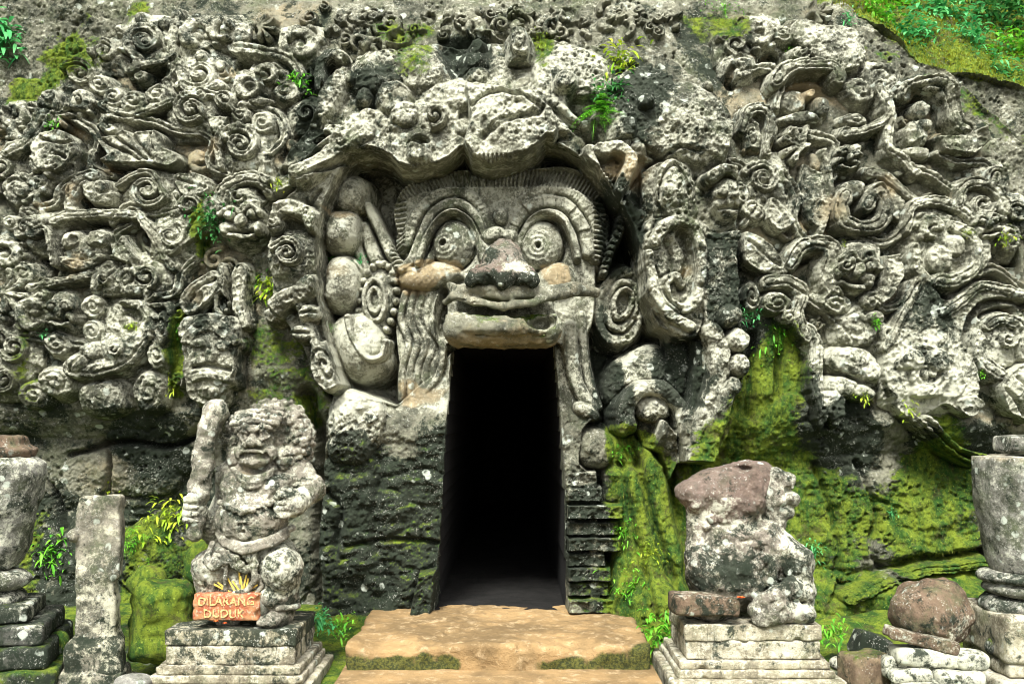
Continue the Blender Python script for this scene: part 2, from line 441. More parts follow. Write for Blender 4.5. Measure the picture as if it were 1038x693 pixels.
# overhanging canopy
region([(262, 203), (285, 193), (310, 182), (338, 168), (355, 158), (374, 152), (392, 160), (404, 170), (420, 174), (444, 171), (458, 163), (470, 152), (478, 166), (498, 172), (520, 169), (545, 158), (556, 146),
        (572, 150), (590, 162), (606, 176), (618, 196), (628, 205), (640, 190), (655, 165), (690, 150), (738, 170), (746, 120), (722, 72), (690, 45), (640, 30), (560, 18), (470, 22), (400, 28), (345, 48), (322, 80), (318, 110), (290, 150)],
       ([0, 20, 60, 110, 150, 175, 210], [-.05, .08, .24, .36, .42, .44, .42]), 4, d=.42)
# finger strip on the left, ear strip on the right
region([(350, 160), (300, 184), (279, 203), (270, 238), (272, 288), (270, 308), (290, 330), (308, 362), (320, 390), (334, 402), (348, 390), (334, 345), (324, 300), (322, 240), (330, 200)], .46, 3, d=.46)
region([(628, 205), (650, 168), (690, 150), (744, 165), (749, 240), (750, 300), (757, 345), (755, 392), (738, 440), (722, 470), (690, 470), (686, 440), (702, 400), (704, 345), (710, 345), (690, 346), (666, 334), (650, 300), (648, 250), (640, 225)], .42, 3, d=.42)
# jambs
region([(333, 400), (352, 392), (400, 408), (432, 380), (458, 352), (455, 450), (447, 560), (440, 625), (440, 700), (322, 700), (320, 560), (326, 470)], ([380, 420, 560, 640], [.22, .30, .34, .38]), 3, d=.3, wob=.6)
region([(561, 345), (582, 352), (600, 400), (608, 416), (592, 436), (588, 470), (606, 486), (610, 620), (610, 700), (573, 700), (571, 480)], ([350, 420, 640], [.14, .26, .34]), 2, d=.3, wob=.4)
DOOR = [(459, 346), (561, 346), (567, 430), (571, 500), (574, 700), (438, 700), (446, 560), (452, 470)]
# rough rock
rough = fbm2(GX, GZ, 1.1, 5, 21, .55) * .10
f1, f2 = worley2(GX + WU * .004, GZ + WV * .004, 2.2, 31)
crack = sstep(.06, .0, f2 - f1)
U, V = grid_px(.2)
below = sstep(405, 440, V)
H = W + rough * (.25 + .75 * below) - .06 * (1 - below) * sstep(480, 440, np.abs(U - 519) * 0 + V)
for _ in (0,):
    lay_ = fbm2(GX * .6, GZ * 1.6, 3.0, 4, 25); H += .07 * below * np.abs(lay_) - .03 * below
Wsm = W.copy()
Ut, Vt = grid_px(-.75)
edge_ = np.interp(Ut, [700, 845, 893, 930, 960, 1045, 1300], [-60, 4, 26, 62, 72, 88, 140]); hill = (Ut > 846) & (Vt < edge_)
zl_ = (edge_ - Vt) / FPX * 8.4
H = np.where(hill, -.75 - zl_ * .95 + fbm2(GX, GZ, 4, 4, 27) * .06, H).astype(np.float32)

def put(sl, h, p, k=.012):
    a_ = H[sl]; m = h > a_ + .004
    H[sl] = np.maximum(a_, h) + np.maximum(k - np.abs(a_ - h), 0) ** 2 / k * .25
    if p is not None: ID[sl][m] = p
rcurl = random.Random(23); rstyle = random.Random(31)
def dome(cx, cy, rx, ry=None, h=.12, rot=0, lift=0.0, d=.3, name=None, p=None, flat=2.0, wob=1.0, base=None, k=.012):
    ry = rx if ry is None else ry; m = max(rx, ry)
    sl = window(cx - m, cy - m, cx + m, cy + m, d); U, V = grid_px(d, sl, wob)
    c, s_ = math.cos(R(rot)), math.sin(R(rot)); x, y = U - cx, V - cy
    r = (np.abs((x * c + y * s_) / rx) ** flat + np.abs((-x * s_ + y * c) / ry) ** flat) ** (1 / flat)
    rel = np.where(r < 1, np.sqrt(np.maximum(1 - r ** 2, 0)), -(r - 1) * 4)
    if p is None and name: p = pid(name)
    if base is None: lift = lift * 1.1; h = h * .85
    put(sl, (Wsm[sl] if base is None else base) + lift + h * rel, p, k)
    if name == 'lobe' and min(rx, ry) >= 7:
        a0 = rcurl.uniform(0, 6.28); dr = rcurl.choice((-1, 1)); th = np.linspace(0, 8.4, 22); q_ = .80 - .62 * (th / th[-1]) ** .8
        ex, ey = q_ * rx * np.cos(a0 + dr * th), q_ * ry * np.sin(a0 + dr * th)
        groove(np.stack([cx + ex * c - ey * s_, cy + ex * s_ + ey * c], 1), max(1.3, min(rx, ry) * .13), h * .32, d, 0, .5)
    return p
def ridge(pts, w0, w1=None, h=.08, lift=0.0, d=.3, name=None, p=None, n=7, wob=1.0, h1=None, base=None, flute=0, sharp=.5, lobed=None):
    P = spline(pts, n) if n else np.array(pts, float)
    w1 = w0 if w1 is None else w1
    ws = np.linspace(w0, w1, len(P)); m = max(w0, w1)
    sl = window(P[:, 0].min() - m, P[:, 1].min() - m, P[:, 0].max() + m, P[:, 1].max() + m, d); U, V = grid_px(d, sl, wob)
    q, t = line_nd(U, V, P, ws)
    if lobed is None: lobed = base is None and d <= .3 and max(w0, w1) >= 5
    if lobed:
        Lp = np.hypot(*np.diff(P, axis=0).T).sum(); nl = max(2, round(Lp / (1.7 * (w0 + w1) / 2)))
        sc_ = np.abs(np.sin(t * nl * math.pi)); q = q / (.90 + .14 * sc_ ** .6); q = np.where((q < 1), np.maximum(q, .0) , q)
    hh = h + ((h if h1 is None else h1) - h) * t
    if lobed: hh = hh * (.92 + .08 * sc_ ** .5)
    rel = np.where(q < 1, np.maximum(1 - q ** 3, 0) ** sharp, -(q - 1) * 3)
    if lobed: rel = rel - .20 * np.exp(-((q - .45) / .12) ** 2) * (h > .05)
    if flute: rel = rel - (.10 if base is not None and flute > 20 else .22) * (np.sin(t * flute * 6.283) > .55) * (q < 1)
    if p is None and name: p = pid(name)
    if base is None: lift = lift * 1.1; hh = hh * .85
    put(sl, (Wsm[sl] if base is None else base) + lift + hh * rel, p); return p
def groove(pts, w, dep, d=.3, n=7, wob=1.0):
    P = spline(pts, n) if n else np.array(pts, float)
    sl = window(P[:, 0].min() - 3 * w, P[:, 1].min() - 3 * w, P[:, 0].max() + 3 * w, P[:, 1].max() + 3 * w, d); U, V = grid_px(d, sl, wob)
    q, t = line_nd(U, V, P, np.full(len(P), w)); H[sl] -= dep * np.exp(-q * q)
def hollow(cx, cy, rx, ry, dep, rot=0, d=.3, soft=.35):
    m = max(rx, ry) * 1.3
    sl = window(cx - m, cy - m, cx + m, cy + m, d); U, V = grid_px(d, sl)
    c, s_ = math.cos(R(rot)), math.sin(R(rot)); x, y = U - cx, V - cy
    r = np.hypot((x * c + y * s_) / rx, (-x * s_ + y * c) / ry)
    H[sl] -= dep * sstep(1 + soft, 1 - soft, r); ID[sl][r < 1] = 0
def slab(pts, h, lift=0.0, soft=2.5, d=.3, name=None, p=None, round_=0.0, wob=1.0, curve=0):
    """a flat-faced piece with its own outline; round_ swells its middle"""
    P = spline(pts, curve, True) if curve else np.array(pts, float)
    sl = window(P[:, 0].min(), P[:, 1].min(), P[:, 0].max(), P[:, 1].max(), d); U, V = grid_px(d, sl, wob)
    s_ = poly_sd(U, V, P); rel = sstep(soft, -soft, s_)
    hh = h * rel + round_ * np.sqrt(np.clip(-s_ / max(1, (-s_).max()), 0, 1)) - (1 - rel) * .25
    if p is None and name: p = pid(name)
    put(sl, Wsm[sl] + lift + hh, p); return p
def volute(cx, cy, r, rot=0, dirn=1, turns=1.5, h=.14, lift=0.0, tail=None, name='scroll', d=.3, disc=.5, fat=.34, bumps=0, p=None):
    """a spiral scroll: low disc, a flat-topped coil that narrows inward with a clear gap between its turns, a boss, beads round it, a tail"""
    if p is None and d <= .3 and not (325 < cx < 640 and cy > 150): r *= 1.13
    p = pid(name) if p is None else p
    L0, lift = lift, lift * 1.1
    style = rstyle.choice('AABBBC') if (d <= .3 and r > 11 and tail is None) else 'A'
    if style == 'B':                                            # a fat comma-shaped curl round a boss
        dome(cx, cy, r * .96, r * .9, h * .38, 0, L0 - .02, d, p=p, flat=2.2)
        th = np.linspace(0, 4.6, 24); u_ = th / th[-1]; rr = r * (.72 - .22 * u_)
        P = np.stack([cx + rr * np.cos(R(rot) + dirn * th), cy + rr * np.sin(R(rot) + dirn * th)], 1); ws = r * (.10 + .24 * np.sin(u_ * 2.4) ** 1.2) + .8
        sl = window(cx - r * 1.3, cy - r * 1.3, cx + r * 1.3, cy + r * 1.3, d); U, V = grid_px(d, sl, .8)
        q, t = line_nd(U, V, P, ws); put(sl, Wsm[sl] + lift + h * (.9 * np.where(q < 1, np.sqrt(np.maximum(1 - q * q, 0)), -(q - 1) * 3) + .12), p, .008)
        a_ = R(rot) + dirn * 4.9; dome(cx + r * .18 * math.cos(a_), cy + r * .18 * math.sin(a_), r * .30, r * .26, h * .8, 0, L0 + h * .15, d, p=p)
        for i in range(3): dome(cx + r * math.cos(R(rot) + dirn * (.9 + i * .8)), cy + r * math.sin(R(rot) + dirn * (.9 + i * .8)), r * .26, r * .22, h * .5, 0, L0 + h * .1, d, p=p)
        return p
    if style == 'C':                                            # a small acanthus fan: lobes that spring from one point
        a0 = R(rot)
        for i in range(5):
            a_ = a0 + (i - 2) * .52; L = r * (1.05 - .12 * abs(i - 2)); bx, by = cx - r * .55 * math.cos(a0), cy - r * .55 * math.sin(a0)
            ridge([(bx, by), (bx + L * .8 * math.cos(a_), by + L * .8 * math.sin(a_)), (bx + L * 1.45 * math.cos(a_ + .12 * (i - 2)), by + L * 1.45 * math.sin(a_ + .12 * (i - 2)))], r * .13, r * .24, h * .75, L0, d, p=p, lobed=False, h1=h * .95)
            groove([(bx, by), (bx + L * 1.3 * math.cos(a_), by + L * 1.3 * math.sin(a_))], 1.2, h * .16, d, 0, .6)
        dome(cx - r * .6 * math.cos(a0), cy - r * .6 * math.sin(a0), r * .28, None, h * .7, 0, L0 + h * .2, d, p=p)
        return p
    if disc: dome(cx, cy, r * 1.0, r * .95, h * disc * .8, 0, L0 - .02, d, p=p, flat=2.4)
    T_ = min(turns, 1.45); th = np.linspace(0, T_ * 2 * math.pi, int(16 * T_) + 6); u_ = th / th[-1]
    rr = r * (.84 - .66 * u_ ** .8)
    P = np.stack([cx + rr * np.cos(R(rot) + dirn * th), cy + rr * .96 * np.sin(R(rot) + dirn * th)], 1)
    ws = np.maximum(r * (.20 - .06 * u_), 1.5)
    if tail is not None:
        T = spline(list(tail) + [tuple(P[0])], 6)[:-1]; P = np.concatenate([T, P]); ws = np.concatenate([np.linspace(r * .12, ws[0], len(T)), ws])
    m = r * .4
    sl = window(P[:, 0].min() - m, P[:, 1].min() - m, P[:, 0].max() + m, P[:, 1].max() + m, d); U, V = grid_px(d, sl, .6)
    q, t = line_nd(U, V, P, ws)
    rel = np.where(q < 1, np.maximum(1 - q ** 4, 0) ** .5, -(q - 1) * 4) - .16 * np.exp(-(q / .22) ** 2) * (r > 13)
    put(sl, Wsm[sl] + lift + h * (.62 + .2 * t) * rel + h * .12, p, .006)
    dome(cx, cy, r * .22, None, h * .62, 0, L0 + h * .22, d, p=p)
    for i in range(bumps):
        a_ = R(rot) + i * 2 * math.pi / bumps
        dome(cx + r * math.cos(a_), cy + r * math.sin(a_), r * .27, r * .24, h * .55, math.degrees(a_), L0 + h * .1, d, p=p)
    return p
def leaf(pts, h=.1, lift=0.0, ribs=(), name='leaf', d=.3, round_=.04, soft=2.5):
    p = slab(pts, h, lift, soft, d, name, round_=round_, curve=5)
    for rb in ribs: groove(rb, 1.8, h * .5, d)
    return p
def beads(pts, r, h=.06, lift=0.0, name='bead_band', d=.3, p=None):
    p = pid(name) if p is None else p
    for (x, y) in pts: dome(x, y, r, r * .9, h, 0, lift, d, p=p)
    return p
def head(cx, cy, s, rot=0, h=.16, lift=0.0, name='carved_head', d=.3):
    """a small bulging face: brow, goggle eyes, nose, lips, cheeks"""
    s = s * 1.12; c, s_ = math.cos(R(rot)), math.sin(R(rot))
    T = lambda x, y: (cx + s * (x * c - y * s_), cy + s * (x * s_ + y * c))
    p = dome(cx, cy, s * .86, s, h, rot, lift, d, name)
    for x in (-.38, .38):
        ridge([T(x * 1.9, -.12), T(x, -.42), T(x * .2, -.2)], s * .14, s * .1, h * .9, lift + h * .35, d, p=p)
        dome(*T(x, -.12), s * .2, s * .18, h * .4, 0, lift + h * .85, d, p=p)
        dome(*T(x * 1.35, .35), s * .26, s * .24, h * .4, 0, lift + h * .6, d, p=p)
    dome(*T(0, .12), s * .2, s * .26, h * .5, rot, lift + h * .95, d, p=p)
    groove([T(-.42, .5), T(0, .56), T(.42, .5)], max(1.5, s * .07), h * .45, d)
    ridge([T(-.4, .68), T(0, .76), T(.4, .68)], s * .11, s * .11, h * .6, lift + h * .45, d, p=p)
    return p

# --- small carved filling between the large motifs
LEFT_PANEL = np.array([(-60, 90), (60, 70), (110, 10), (150, -30), (330, -30), (322, 80), (318, 120), (262, 205), (268, 300), (255, 400), (200, 420), (120, 425), (50, 430), (-60, 410)], float)
RIGHT_PANEL = np.array([(745, 130), (720, 70), (690, 20), (700, -20), (880, -20), (905, 60), (960, 90), (1000, 135), (1045, 200), (1080, 300), (1080, 440), (960, 420), (900, 420), (830, 410), (760, 300), (750, 200)], float)
CAN_PANEL = np.array([(330, -20), (700, -20), (700, 25), (600, 25), (470, 18), (360, 40), (330, 40)], float)
def inside(q, P): return poly_sd(np.array([[q[0]]], float), np.array([[q[1]]], float), P)[0, 0]
r2 = random.Random(11)
U, V = grid_px(.25)
for P_ in (LEFT_PANEL, RIGHT_PANEL): H -= (.07 * sstep(4, -14, poly_sd(U, V, P_))).astype(np.float32)
for P, n in ((LEFT_PANEL, 60), (RIGHT_PANEL, 50), (CAN_PANEL, 110)):
    lo, hi = P.min(0), P.max(0); k_ = 0
    while k_ < n:
        q = (r2.uniform(lo[0], hi[0]), r2.uniform(lo[1], hi[1]))
        if inside(q, P) > -4: continue
        k_ += 1; t = r2.random(); r_ = r2.uniform(4.5, 12)
        if t < .34: dome(q[0], q[1], r_ * .8, r_ * r2.uniform(.4, .75), r2.uniform(.03, .08), r2.uniform(0, 180), r2.uniform(-.07, -.02), flat=r2.uniform(1.6, 2.6))
        elif t < .64: volute(q[0], q[1], r_ * 1.15, r2.uniform(0, 360), r2.choice((-1, 1)), 1.25, r2.uniform(.06, .10), r2.uniform(-.07, -.02), p=0, bumps=r2.choice((0, 0, 5)))
        elif t < .95:
            a_ = r2.uniform(0, 6.28); L = r2.uniform(10, 20); b_ = r2.choice((-1, 1)) * r2.uniform(.8, 1.8)
            ridge([(q[0] + L * s_ * math.cos(a_ + b_ * s_), q[1] + L * s_ * math.sin(a_ + b_ * s_)) for s_ in (0, .35, .7, 1)], r_ * .4, r_ * .2, r2.uniform(.05, .09), r2.uniform(-.06, -.02))
        else: hollow(q[0], q[1], r_ * .9, r_ * .6, r2.uniform(.05, .12), r2.uniform(0, 180))

# --- left panel
volute(133, 25, 24, 100, 1, 1.6, .13, .02, bumps=7, name='rosette'); ridge([(161, -10), (160, 20), (163, 46)], 6, 6, .09, .02, name='post')
volute(186, 17, 18, 0, -1, 1.4, .12, .03, bumps=6, name='rosette'); volute(214, 12, 15, 60, 1, 1.3, .12, .03, bumps=5)
hollow(243, 40, 17, 20, .28); hollow(108, 48, 12, 8, .15)
volute(68, 65, 18, 200, 1, 1.5, .12, .02); dome(88, 75, 14, 10, .1, 20, .02, name='lobe')
dome(132, 67, 7, 7, .10, 0, .06, name='lobe'); ridge([(120, 62), (133, 54), (152, 52), (168, 44)], 5, 4, .12, .04, name='band'); ridge([(166, 52), (160, 72), (166, 92)], 6, 4, .1, .03, name='band')
hollow(150, 66, 13, 8, .10, -20)
volute(193, 66, 21, 150, -1, 1.2, .14, .03, bumps=6, name='rosette'); ridge([(172, 48), (176, 76), (190, 88), (212, 78)], 5, 5, .13, .03, name='band')
dome(107, 90, 12, 11, .13, 0, .05, name='lobe'); dome(128, 97, 15, 11, .14, 10, .05, name='lobe'); dome(153, 90, 14, 11, .13, -10, .05, name='lobe'); ridge([(96, 98), (125, 110), (166, 96)], 7, 5, .11, .02, name='band')
volute(190, 108, 19, 240, -1, 1.3, .16, .05, tail=[(238, 112), (222, 96), (205, 90)], bumps=0)
dome(196, 90, 9, 7, .1, 0, .1, name='lobe'); dome(222, 96, 14, 10, .15, 25, .07, name='lobe'); dome(240, 112, 10, 9, .12, 0, .06, name='lobe'); slab([(204, 112), (228, 112), (226, 134), (206, 132)], .07, .02, name='plank')
volute(246, 80, 15, 0, 1, 1.4, .14, .05); volute(262, 66, 12, 90, -1, 1.3, .13, .05); dome(262, 118, 13, 12, .12, 0, .05, name='lobe'); dome(250, 98, 16, 6, .11, -15, .05, name='lobe')
ridge([(42, 92), (33, 118), (20, 140), (2, 153)], 11, 7, .14, .04, name='trunk'); volute(14, 128, 13, 0, 1, 1.3, .12, .02)
leaf([(36, 132), (58, 128), (70, 136), (75, 152), (66, 170), (50, 176), (36, 164), (28, 148)], .12, .05, [[(40, 138), (58, 144), (70, 142)], [(40, 150), (56, 156), (66, 160)]], name='leaf', round_=.06)
volute(48, 160, 14, 40, 1, 1.1, .09, .12)
leaf([(96, 136), (112, 132), (122, 128), (135, 131), (152, 129), (164, 138), (166, 148), (178, 152), (182, 160), (172, 169), (150, 166), (132, 166), (116, 166), (101, 164), (106, 154), (98, 144)], .13, .04,
     [[(100, 138), (120, 150), (140, 160)], [(114, 134), (130, 148), (146, 160)], [(132, 132), (140, 146), (150, 158)], [(150, 132), (150, 146), (152, 158)]], name='fan_leaf', round_=.05)
volute(241, 143, 23, 180, 1, 1.8, .16, .05, tail=[(222, 168), (218, 145), (222, 128)], bumps=0); beads([(226, 138), (230, 128), (239, 124), (249, 126)], 4.5, .06, .14)
ridge([(72, 214), (73, 195), (82, 182), (97, 180)], 7, 9, .16, .04, name='trunk'); dome(97, 194, 16, 12, .17, 10, .06, name='carved_animal'); dome(103, 190, 7, 6, .08, 0, .17, p=len(IDS) - 1); hollow(82, 206, 6, 8, .1)
volute(148, 192, 19, 20, 1, 1.4, .14, .05, tail=[(118, 188), (130, 178), (150, 174)]); volute(190, 206, 16, 80, -1, 1.3, .12, .04, bumps=5); leaf([(172, 176), (190, 170), (208, 176), (212, 192), (196, 198), (180, 194)], .09, .04, [[(178, 180), (194, 184), (206, 188)]])
leaf([(196, 214), (214, 196), (218, 214), (208, 236), (194, 250), (176, 262), (168, 250), (176, 232)], .12, .03, [[(200, 220), (190, 240), (178, 252)]], name='leaf'); volute(176, 240, 15, 300, 1, 1.2, .10, .12)
ridge([(221, 216), (224, 192), (236, 180), (254, 176), (272, 184)], 8, 7, .16, .05, name='arch'); head(246, 222, 25, 0, .20, .05); volute(240, 198, 9, 0, 1, 1.1, .09, .14, p=len(IDS) - 1)
dome(12, 190, 14, 16, .12, 0, .02, name='lobe'); dome(18, 192, 7, 7, .08, 0, .1, p=len(IDS) - 1); volute(30, 190, 14, 180, -1, 1.3, .11, .02); dome(8, 224, 8, 8, .12, 0, .03, name='lobe'); dome(36, 180, 12, 10, .1, 0, .04, name='lobe')
ridge([(54, 224), (72, 217), (104, 216), (134, 218)], 5, 5, .12, .06, name='band'); hollow(86, 252, 32, 30, .10, 0); ridge([(30, 290), (60, 286), (92, 278), (112, 268)], 5, 4, .10, .04, name='band')
dome(85, 254, 24, 18, .20, -12, -.04, name='carved_animal'); p_ = len(IDS) - 1; dome(72, 243, 9, 8, .09, 0, .10, p=p_); dome(98, 243, 10, 9, .09, 0, .10, p=p_); hollow(76, 243, 4, 4, .05); ridge([(66, 262), (84, 270), (102, 262)], 5, 5, .08, .07, p=p_)
volute(33, 232, 17, 160, 1, 1.3, .15, .04, tail=[(56, 268), (52, 248), (46, 232)]); dome(24, 230, 8, 8, .1, 0, .1, name='lobe'); dome(38, 224, 9, 6, .1, 0, .1, name='lobe'); hollow(36, 271, 13, 13, .34)
slab([(128, 236), (142, 262), (138, 270), (112, 262)], .10, .06, name='flame_leaf', round_=.05)
ridge([(138, 214), (152, 232), (166, 252), (178, 270)], 6, 7, .11, .03, name='band'); hollow(145, 240, 5, 10, .18, -30)
volute(150, 280, 17, 220, -1, 1.4, .15, .05); dome(112, 286, 13, 14, .15, 0, .05, name='lobe'); volute(109, 284, 8, 0, 1, 1.1, .06, .17, p=len(IDS) - 1); dome(130, 282, 12, 18, .14, 20, .05, name='lobe'); dome(136, 294, 8, 7, .1, 0, .12, p=len(IDS) - 1); dome(140, 274, 7, 6, .1, 0, .12, p=len(IDS) - 1)
head(66, 316, 17, 0, .16, .04); volute(34, 318, 17, 40, 1, 1.3, .13, .03, bumps=5, name='rosette'); hollow(45, 342, 8, 6, .18)
volute(134, 328, 25, 250, 1, 1.1, .15, .03, disc=.25, fat=.28); volute(152, 312, 12, 0, 1, 1.3, .11, .09); dome(97, 312, 10, 12, .13, 0, .06, name='lobe'); dome(96, 336, 9, 11, .12, 0, .06, name='lobe'); dome(166, 330, 9, 22, .14, 5, .05, name='lobe'); dome(160, 360, 10, 14, .12, -10, .05, name='lobe')
ridge([(76, 372), (96, 374), (124, 366), (144, 346)], 12, 9, .17, .05, name='carved_serpent'); dome(84, 368, 10, 9, .1, 0, .16, p=len(IDS) - 1); dome(97, 356, 12, 10, .12, 0, .12, p=len(IDS) - 1); dome(120, 350, 14, 9, .11, -20, .13, p=len(IDS) - 1); volute(122, 354, 8, 0, 1, 1.1, .05, .22, p=len(IDS) - 1)
dome(100, 405, 24, 17, .16, -10, .03, name='boss', flat=2.6); dome(55, 388, 18, 15, .12, 0, .02, name='lobe'); dome(150, 398, 16, 20, .13, 0, .02, name='lobe'); dome(30, 400, 16, 14, .14, 0, -.02, name='lobe')
leaf([(184, 312), (190, 296), (206, 282), (222, 274), (226, 292), (212, 312), (196, 324)], .12, .06, [[(192, 308), (206, 294), (220, 284)]], name='wing'); hollow(200, 308, 11, 6, .07, -40)
ridge([(226, 272), (224, 300), (224, 318)], 5, 5, .15, .04, name='post'); ridge([(244, 276), (242, 304), (246, 328)], 8, 7, .14, .04, name='post'); hollow(225, 308, 3.5, 9, .2)
slab([(186, 328), (214, 318), (244, 326), (242, 360), (238, 384), (222, 406), (204, 410), (192, 396), (188, 362)], .14, .03, name='carved_head', round_=.07, curve=5); p_ = len(IDS) - 1
for i, (rx, ry) in enumerate(((24, 14), (18, 10))): ridge([(216 - rx, 348), (216 - rx * .6, 348 - ry), (216, 346 - ry * 1.2), (216 + rx * .6, 348 - ry), (216 + rx, 348)], 3.4, 3.4, .06, .20, p=p_)
dome(206, 350, 7, 5.5, .07, 0, .21, p=p_); dome(228, 350, 7, 5.5, .07, 0, .21, p=p_); dome(217, 361, 6, 7, .08, 0, .21, p=p_); groove([(200, 374), (216, 370), (234, 374)], 2.2, .08); ridge([(202, 384), (216, 380), (232, 384)], 4, 4, .05, .20, p=p_); dome(214, 397, 10, 8, .06, 0, .19, p=p_)
# --- right panel
volute(782, 13, 18, 0, 1, 1.3, .13, .02); dome(806, 16, 15, 10, .12, 20, .03, name='lobe'); ridge([(742, 20), (768, 20), (790, 26)], 6, 6, .08, .02, name='band'); volute(757, 30, 14, 80, 1, 1.3, .11, .02)
slab([(822, 0), (846, 6), (872, 8), (890, 20), (888, 46), (870, 64), (846, 60), (830, 40), (812, 20)], .10, .0, name='capping_rock', round_=.10, curve=4); dome(872, 38, 18, 22, .14, 0, .06, p=len(IDS) - 1); dome(846, 22, 18, 10, .10, 15, .08, p=len(IDS) - 1)
hollow(795, 42, 9, 8, .2); dome(826, 38, 12, 9, .1, -20, .03, name='lobe'); dome(760, 52, 16, 14, .1, 0, .02, name='lobe'); hollow(752, 64, 7, 11, .12)
ridge([(792, 76), (806, 62), (830, 56), (854, 60), (858, 74)], 9, 9, .20, .05, name='arch'); hollow(822, 90, 28, 15, .12); dome(812, 94, 14, 11, .10, 0, -.06, name='carved_head'); p_ = len(IDS) - 1; dome(828, 90, 5, 4.5, .06, 0, .04, p=p_); dome(838, 102, 9, 10, .13, 0, .0, p=p_); dome(816, 113, 19, 6, .10, 0, .02, p=p_)
hollow(890, 103, 15, 13, .18, -15); dome(872, 116, 13, 7, .12, 0, .05, name='lobe'); ridge([(858, 130), (880, 128), (898, 122), (908, 110)], 6, 4, .12, .05, name='band'); dome(882, 82, 16, 14, .13, 0, .02, name='lobe'); dome(906, 66, 20, 15, .1, 30, .0, name='lobe')
ridge([(900, 78), (908, 110), (906, 145), (920, 158), (934, 174)], 6, 5, .12, .04, name='band'); ridge([(755, 128), (762, 108), (776, 104), (784, 120), (780, 150)], 6, 6, .14, .04, name='arch'); dome(766, 132, 10, 20, .13, 0, .0, name='lobe'); hollow(766, 150, 6, 5, .1); hollow(794, 146, 12, 10, .14, 30); hollow(806, 152, 8, 6, .14)
head(861, 158, 14, 10, .16, .05); dome(868, 150, 6, 5, .08, 0, .16, p=len(IDS) - 1)
ridge([(858, 196), (852, 208), (856, 224), (874, 230), (892, 224), (898, 206), (892, 192), (884, 198), (878, 208)], 9, 8, .18, .06, name='hook_scroll'); dome(884, 196, 8, 7, .12, 0, .1, p=len(IDS) - 1); dome(866, 190, 12, 10, .14, 0, .06, p=len(IDS) - 1)
ridge([(926, 88), (938, 82), (956, 82), (968, 92), (976, 118), (986, 128)], 10, 7, .18, .06, name='arch'); hollow(934, 100, 13, 15, .2); dome(942, 106, 9, 9, .15, 0, .0, name='carved_figure'); p_ = len(IDS) - 1; dome(936, 132, 12, 15, .16, 0, .0, p=p_); dome(936, 152, 14, 7, .14, 0, .02, p=p_); dome(944, 122, 7, 6, .1, 0, .08, p=p_); hollow(950, 140, 5, 6, .08)
slab([(954, 134), (984, 130), (1004, 124), (1008, 142), (990, 156), (960, 152)], .12, .03, name='ledge', round_=.04); hollow(1013, 166, 10, 12, .14)
volute(776, 178, 20, 200, 1, 1.9, .13, .03, bumps=0, name='rosette'); leaf([(782, 196), (800, 212), (806, 226), (790, 236), (776, 222)], .10, .04, [[(784, 202), (794, 220), (796, 230)]]); dome(752, 196, 8, 14, .13, 0, .03, name='lobe'); dome(764, 212, 14, 10, .13, 20, .04, name='lobe')
slab([(818, 160), (840, 172), (846, 200), (834, 232), (820, 222), (814, 196)], .05, .0, name='panel', round_=.02); ridge([(838, 150), (846, 176), (842, 206), (832, 236)], 4, 4, .08, .02, name='band'); ridge([(882, 172), (904, 178), (922, 194), (934, 204)], 5, 5, .09, .03, name='band'); slab([(886, 176), (908, 184), (924, 202), (914, 226), (900, 214)], .05, .0, name='panel')
ridge([(972, 206), (976, 190), (992, 184), (1012, 190), (1022, 210)], 7, 7, .16, .05, name='arch'); volute(998, 206, 14, 0, 1, 1.3, .13, .03); hollow(964, 198, 6, 9, .15)
ridge([(920, 232), (926, 210), (946, 204), (972, 208), (990, 226), (998, 252), (988, 276)], 6, 6, .12, .05, name='arch')
dome(958, 248, 38, 42, .14, 0, -.02, name='swirl_boss'); p_ = len(IDS) - 1; volute(944, 232, 14, 90, 1, 1.4, .09, .10, p=p_, disc=.2); ridge([(966, 228), (984, 240), (986, 266), (968, 284), (948, 284)], 7, 8, .10, .10, p=p_); dome(950, 262, 13, 15, .10, 0, .10, p=p_); dome(966, 248, 9, 12, .09, 0, .10, p=p_); ridge([(926, 250), (928, 270), (942, 286)], 4, 4, .06, .10, p=p_)
head(1000, 226, 17, -10, .17, .04); hollow(1034, 270, 9, 22, .35); dome(1026, 240, 12, 16, .13, 0, .03, name='lobe')
hollow(818, 254, 20, 10, .22, -25); ridge([(800, 268), (812, 250), (830, 245), (842, 256), (838, 280), (846, 300)], 8, 11, .18, .04, name='trunk')
head(866, 272, 24, 15, .18, .06, name='carved_animal'); volute(852, 270, 9, 0, 1, 1.2, .08, .2, p=len(IDS) - 1); volute(874, 262, 11, 120, -1, 1.2, .10, .16, p=len(IDS) - 1); dome(884, 304, 12, 9, .14, -20, .06, name='lobe'); dome(846, 308, 18, 12, .15, 15, .05, name='lobe'); dome(870, 330, 22, 22, .14, 0, .02, name='lobe'); dome(886, 322, 8, 7, .1, 0, .12, p=len(IDS) - 1)
slab([(894, 256), (912, 256), (916, 278), (906, 300), (890, 314), (884, 300), (894, 280)], .10, .03, name='tab_leaf', round_=.04); leaf([(752, 236), (776, 244), (790, 256), (800, 276), (786, 280), (766, 276), (750, 268)], .09, .04, [[(756, 246), (774, 258), (790, 268)]])
ridge([(776, 286), (800, 286), (812, 300), (806, 322), (816, 340)], 9, 7, .15, .04, name='trunk'); dome(786, 308, 15, 11, .15, 10, .05, name='lobe'); dome(760, 300, 9, 15, .12, 0, .04, name='lobe'); dome(798, 322, 9, 8, .12, 0, .05, name='lobe')
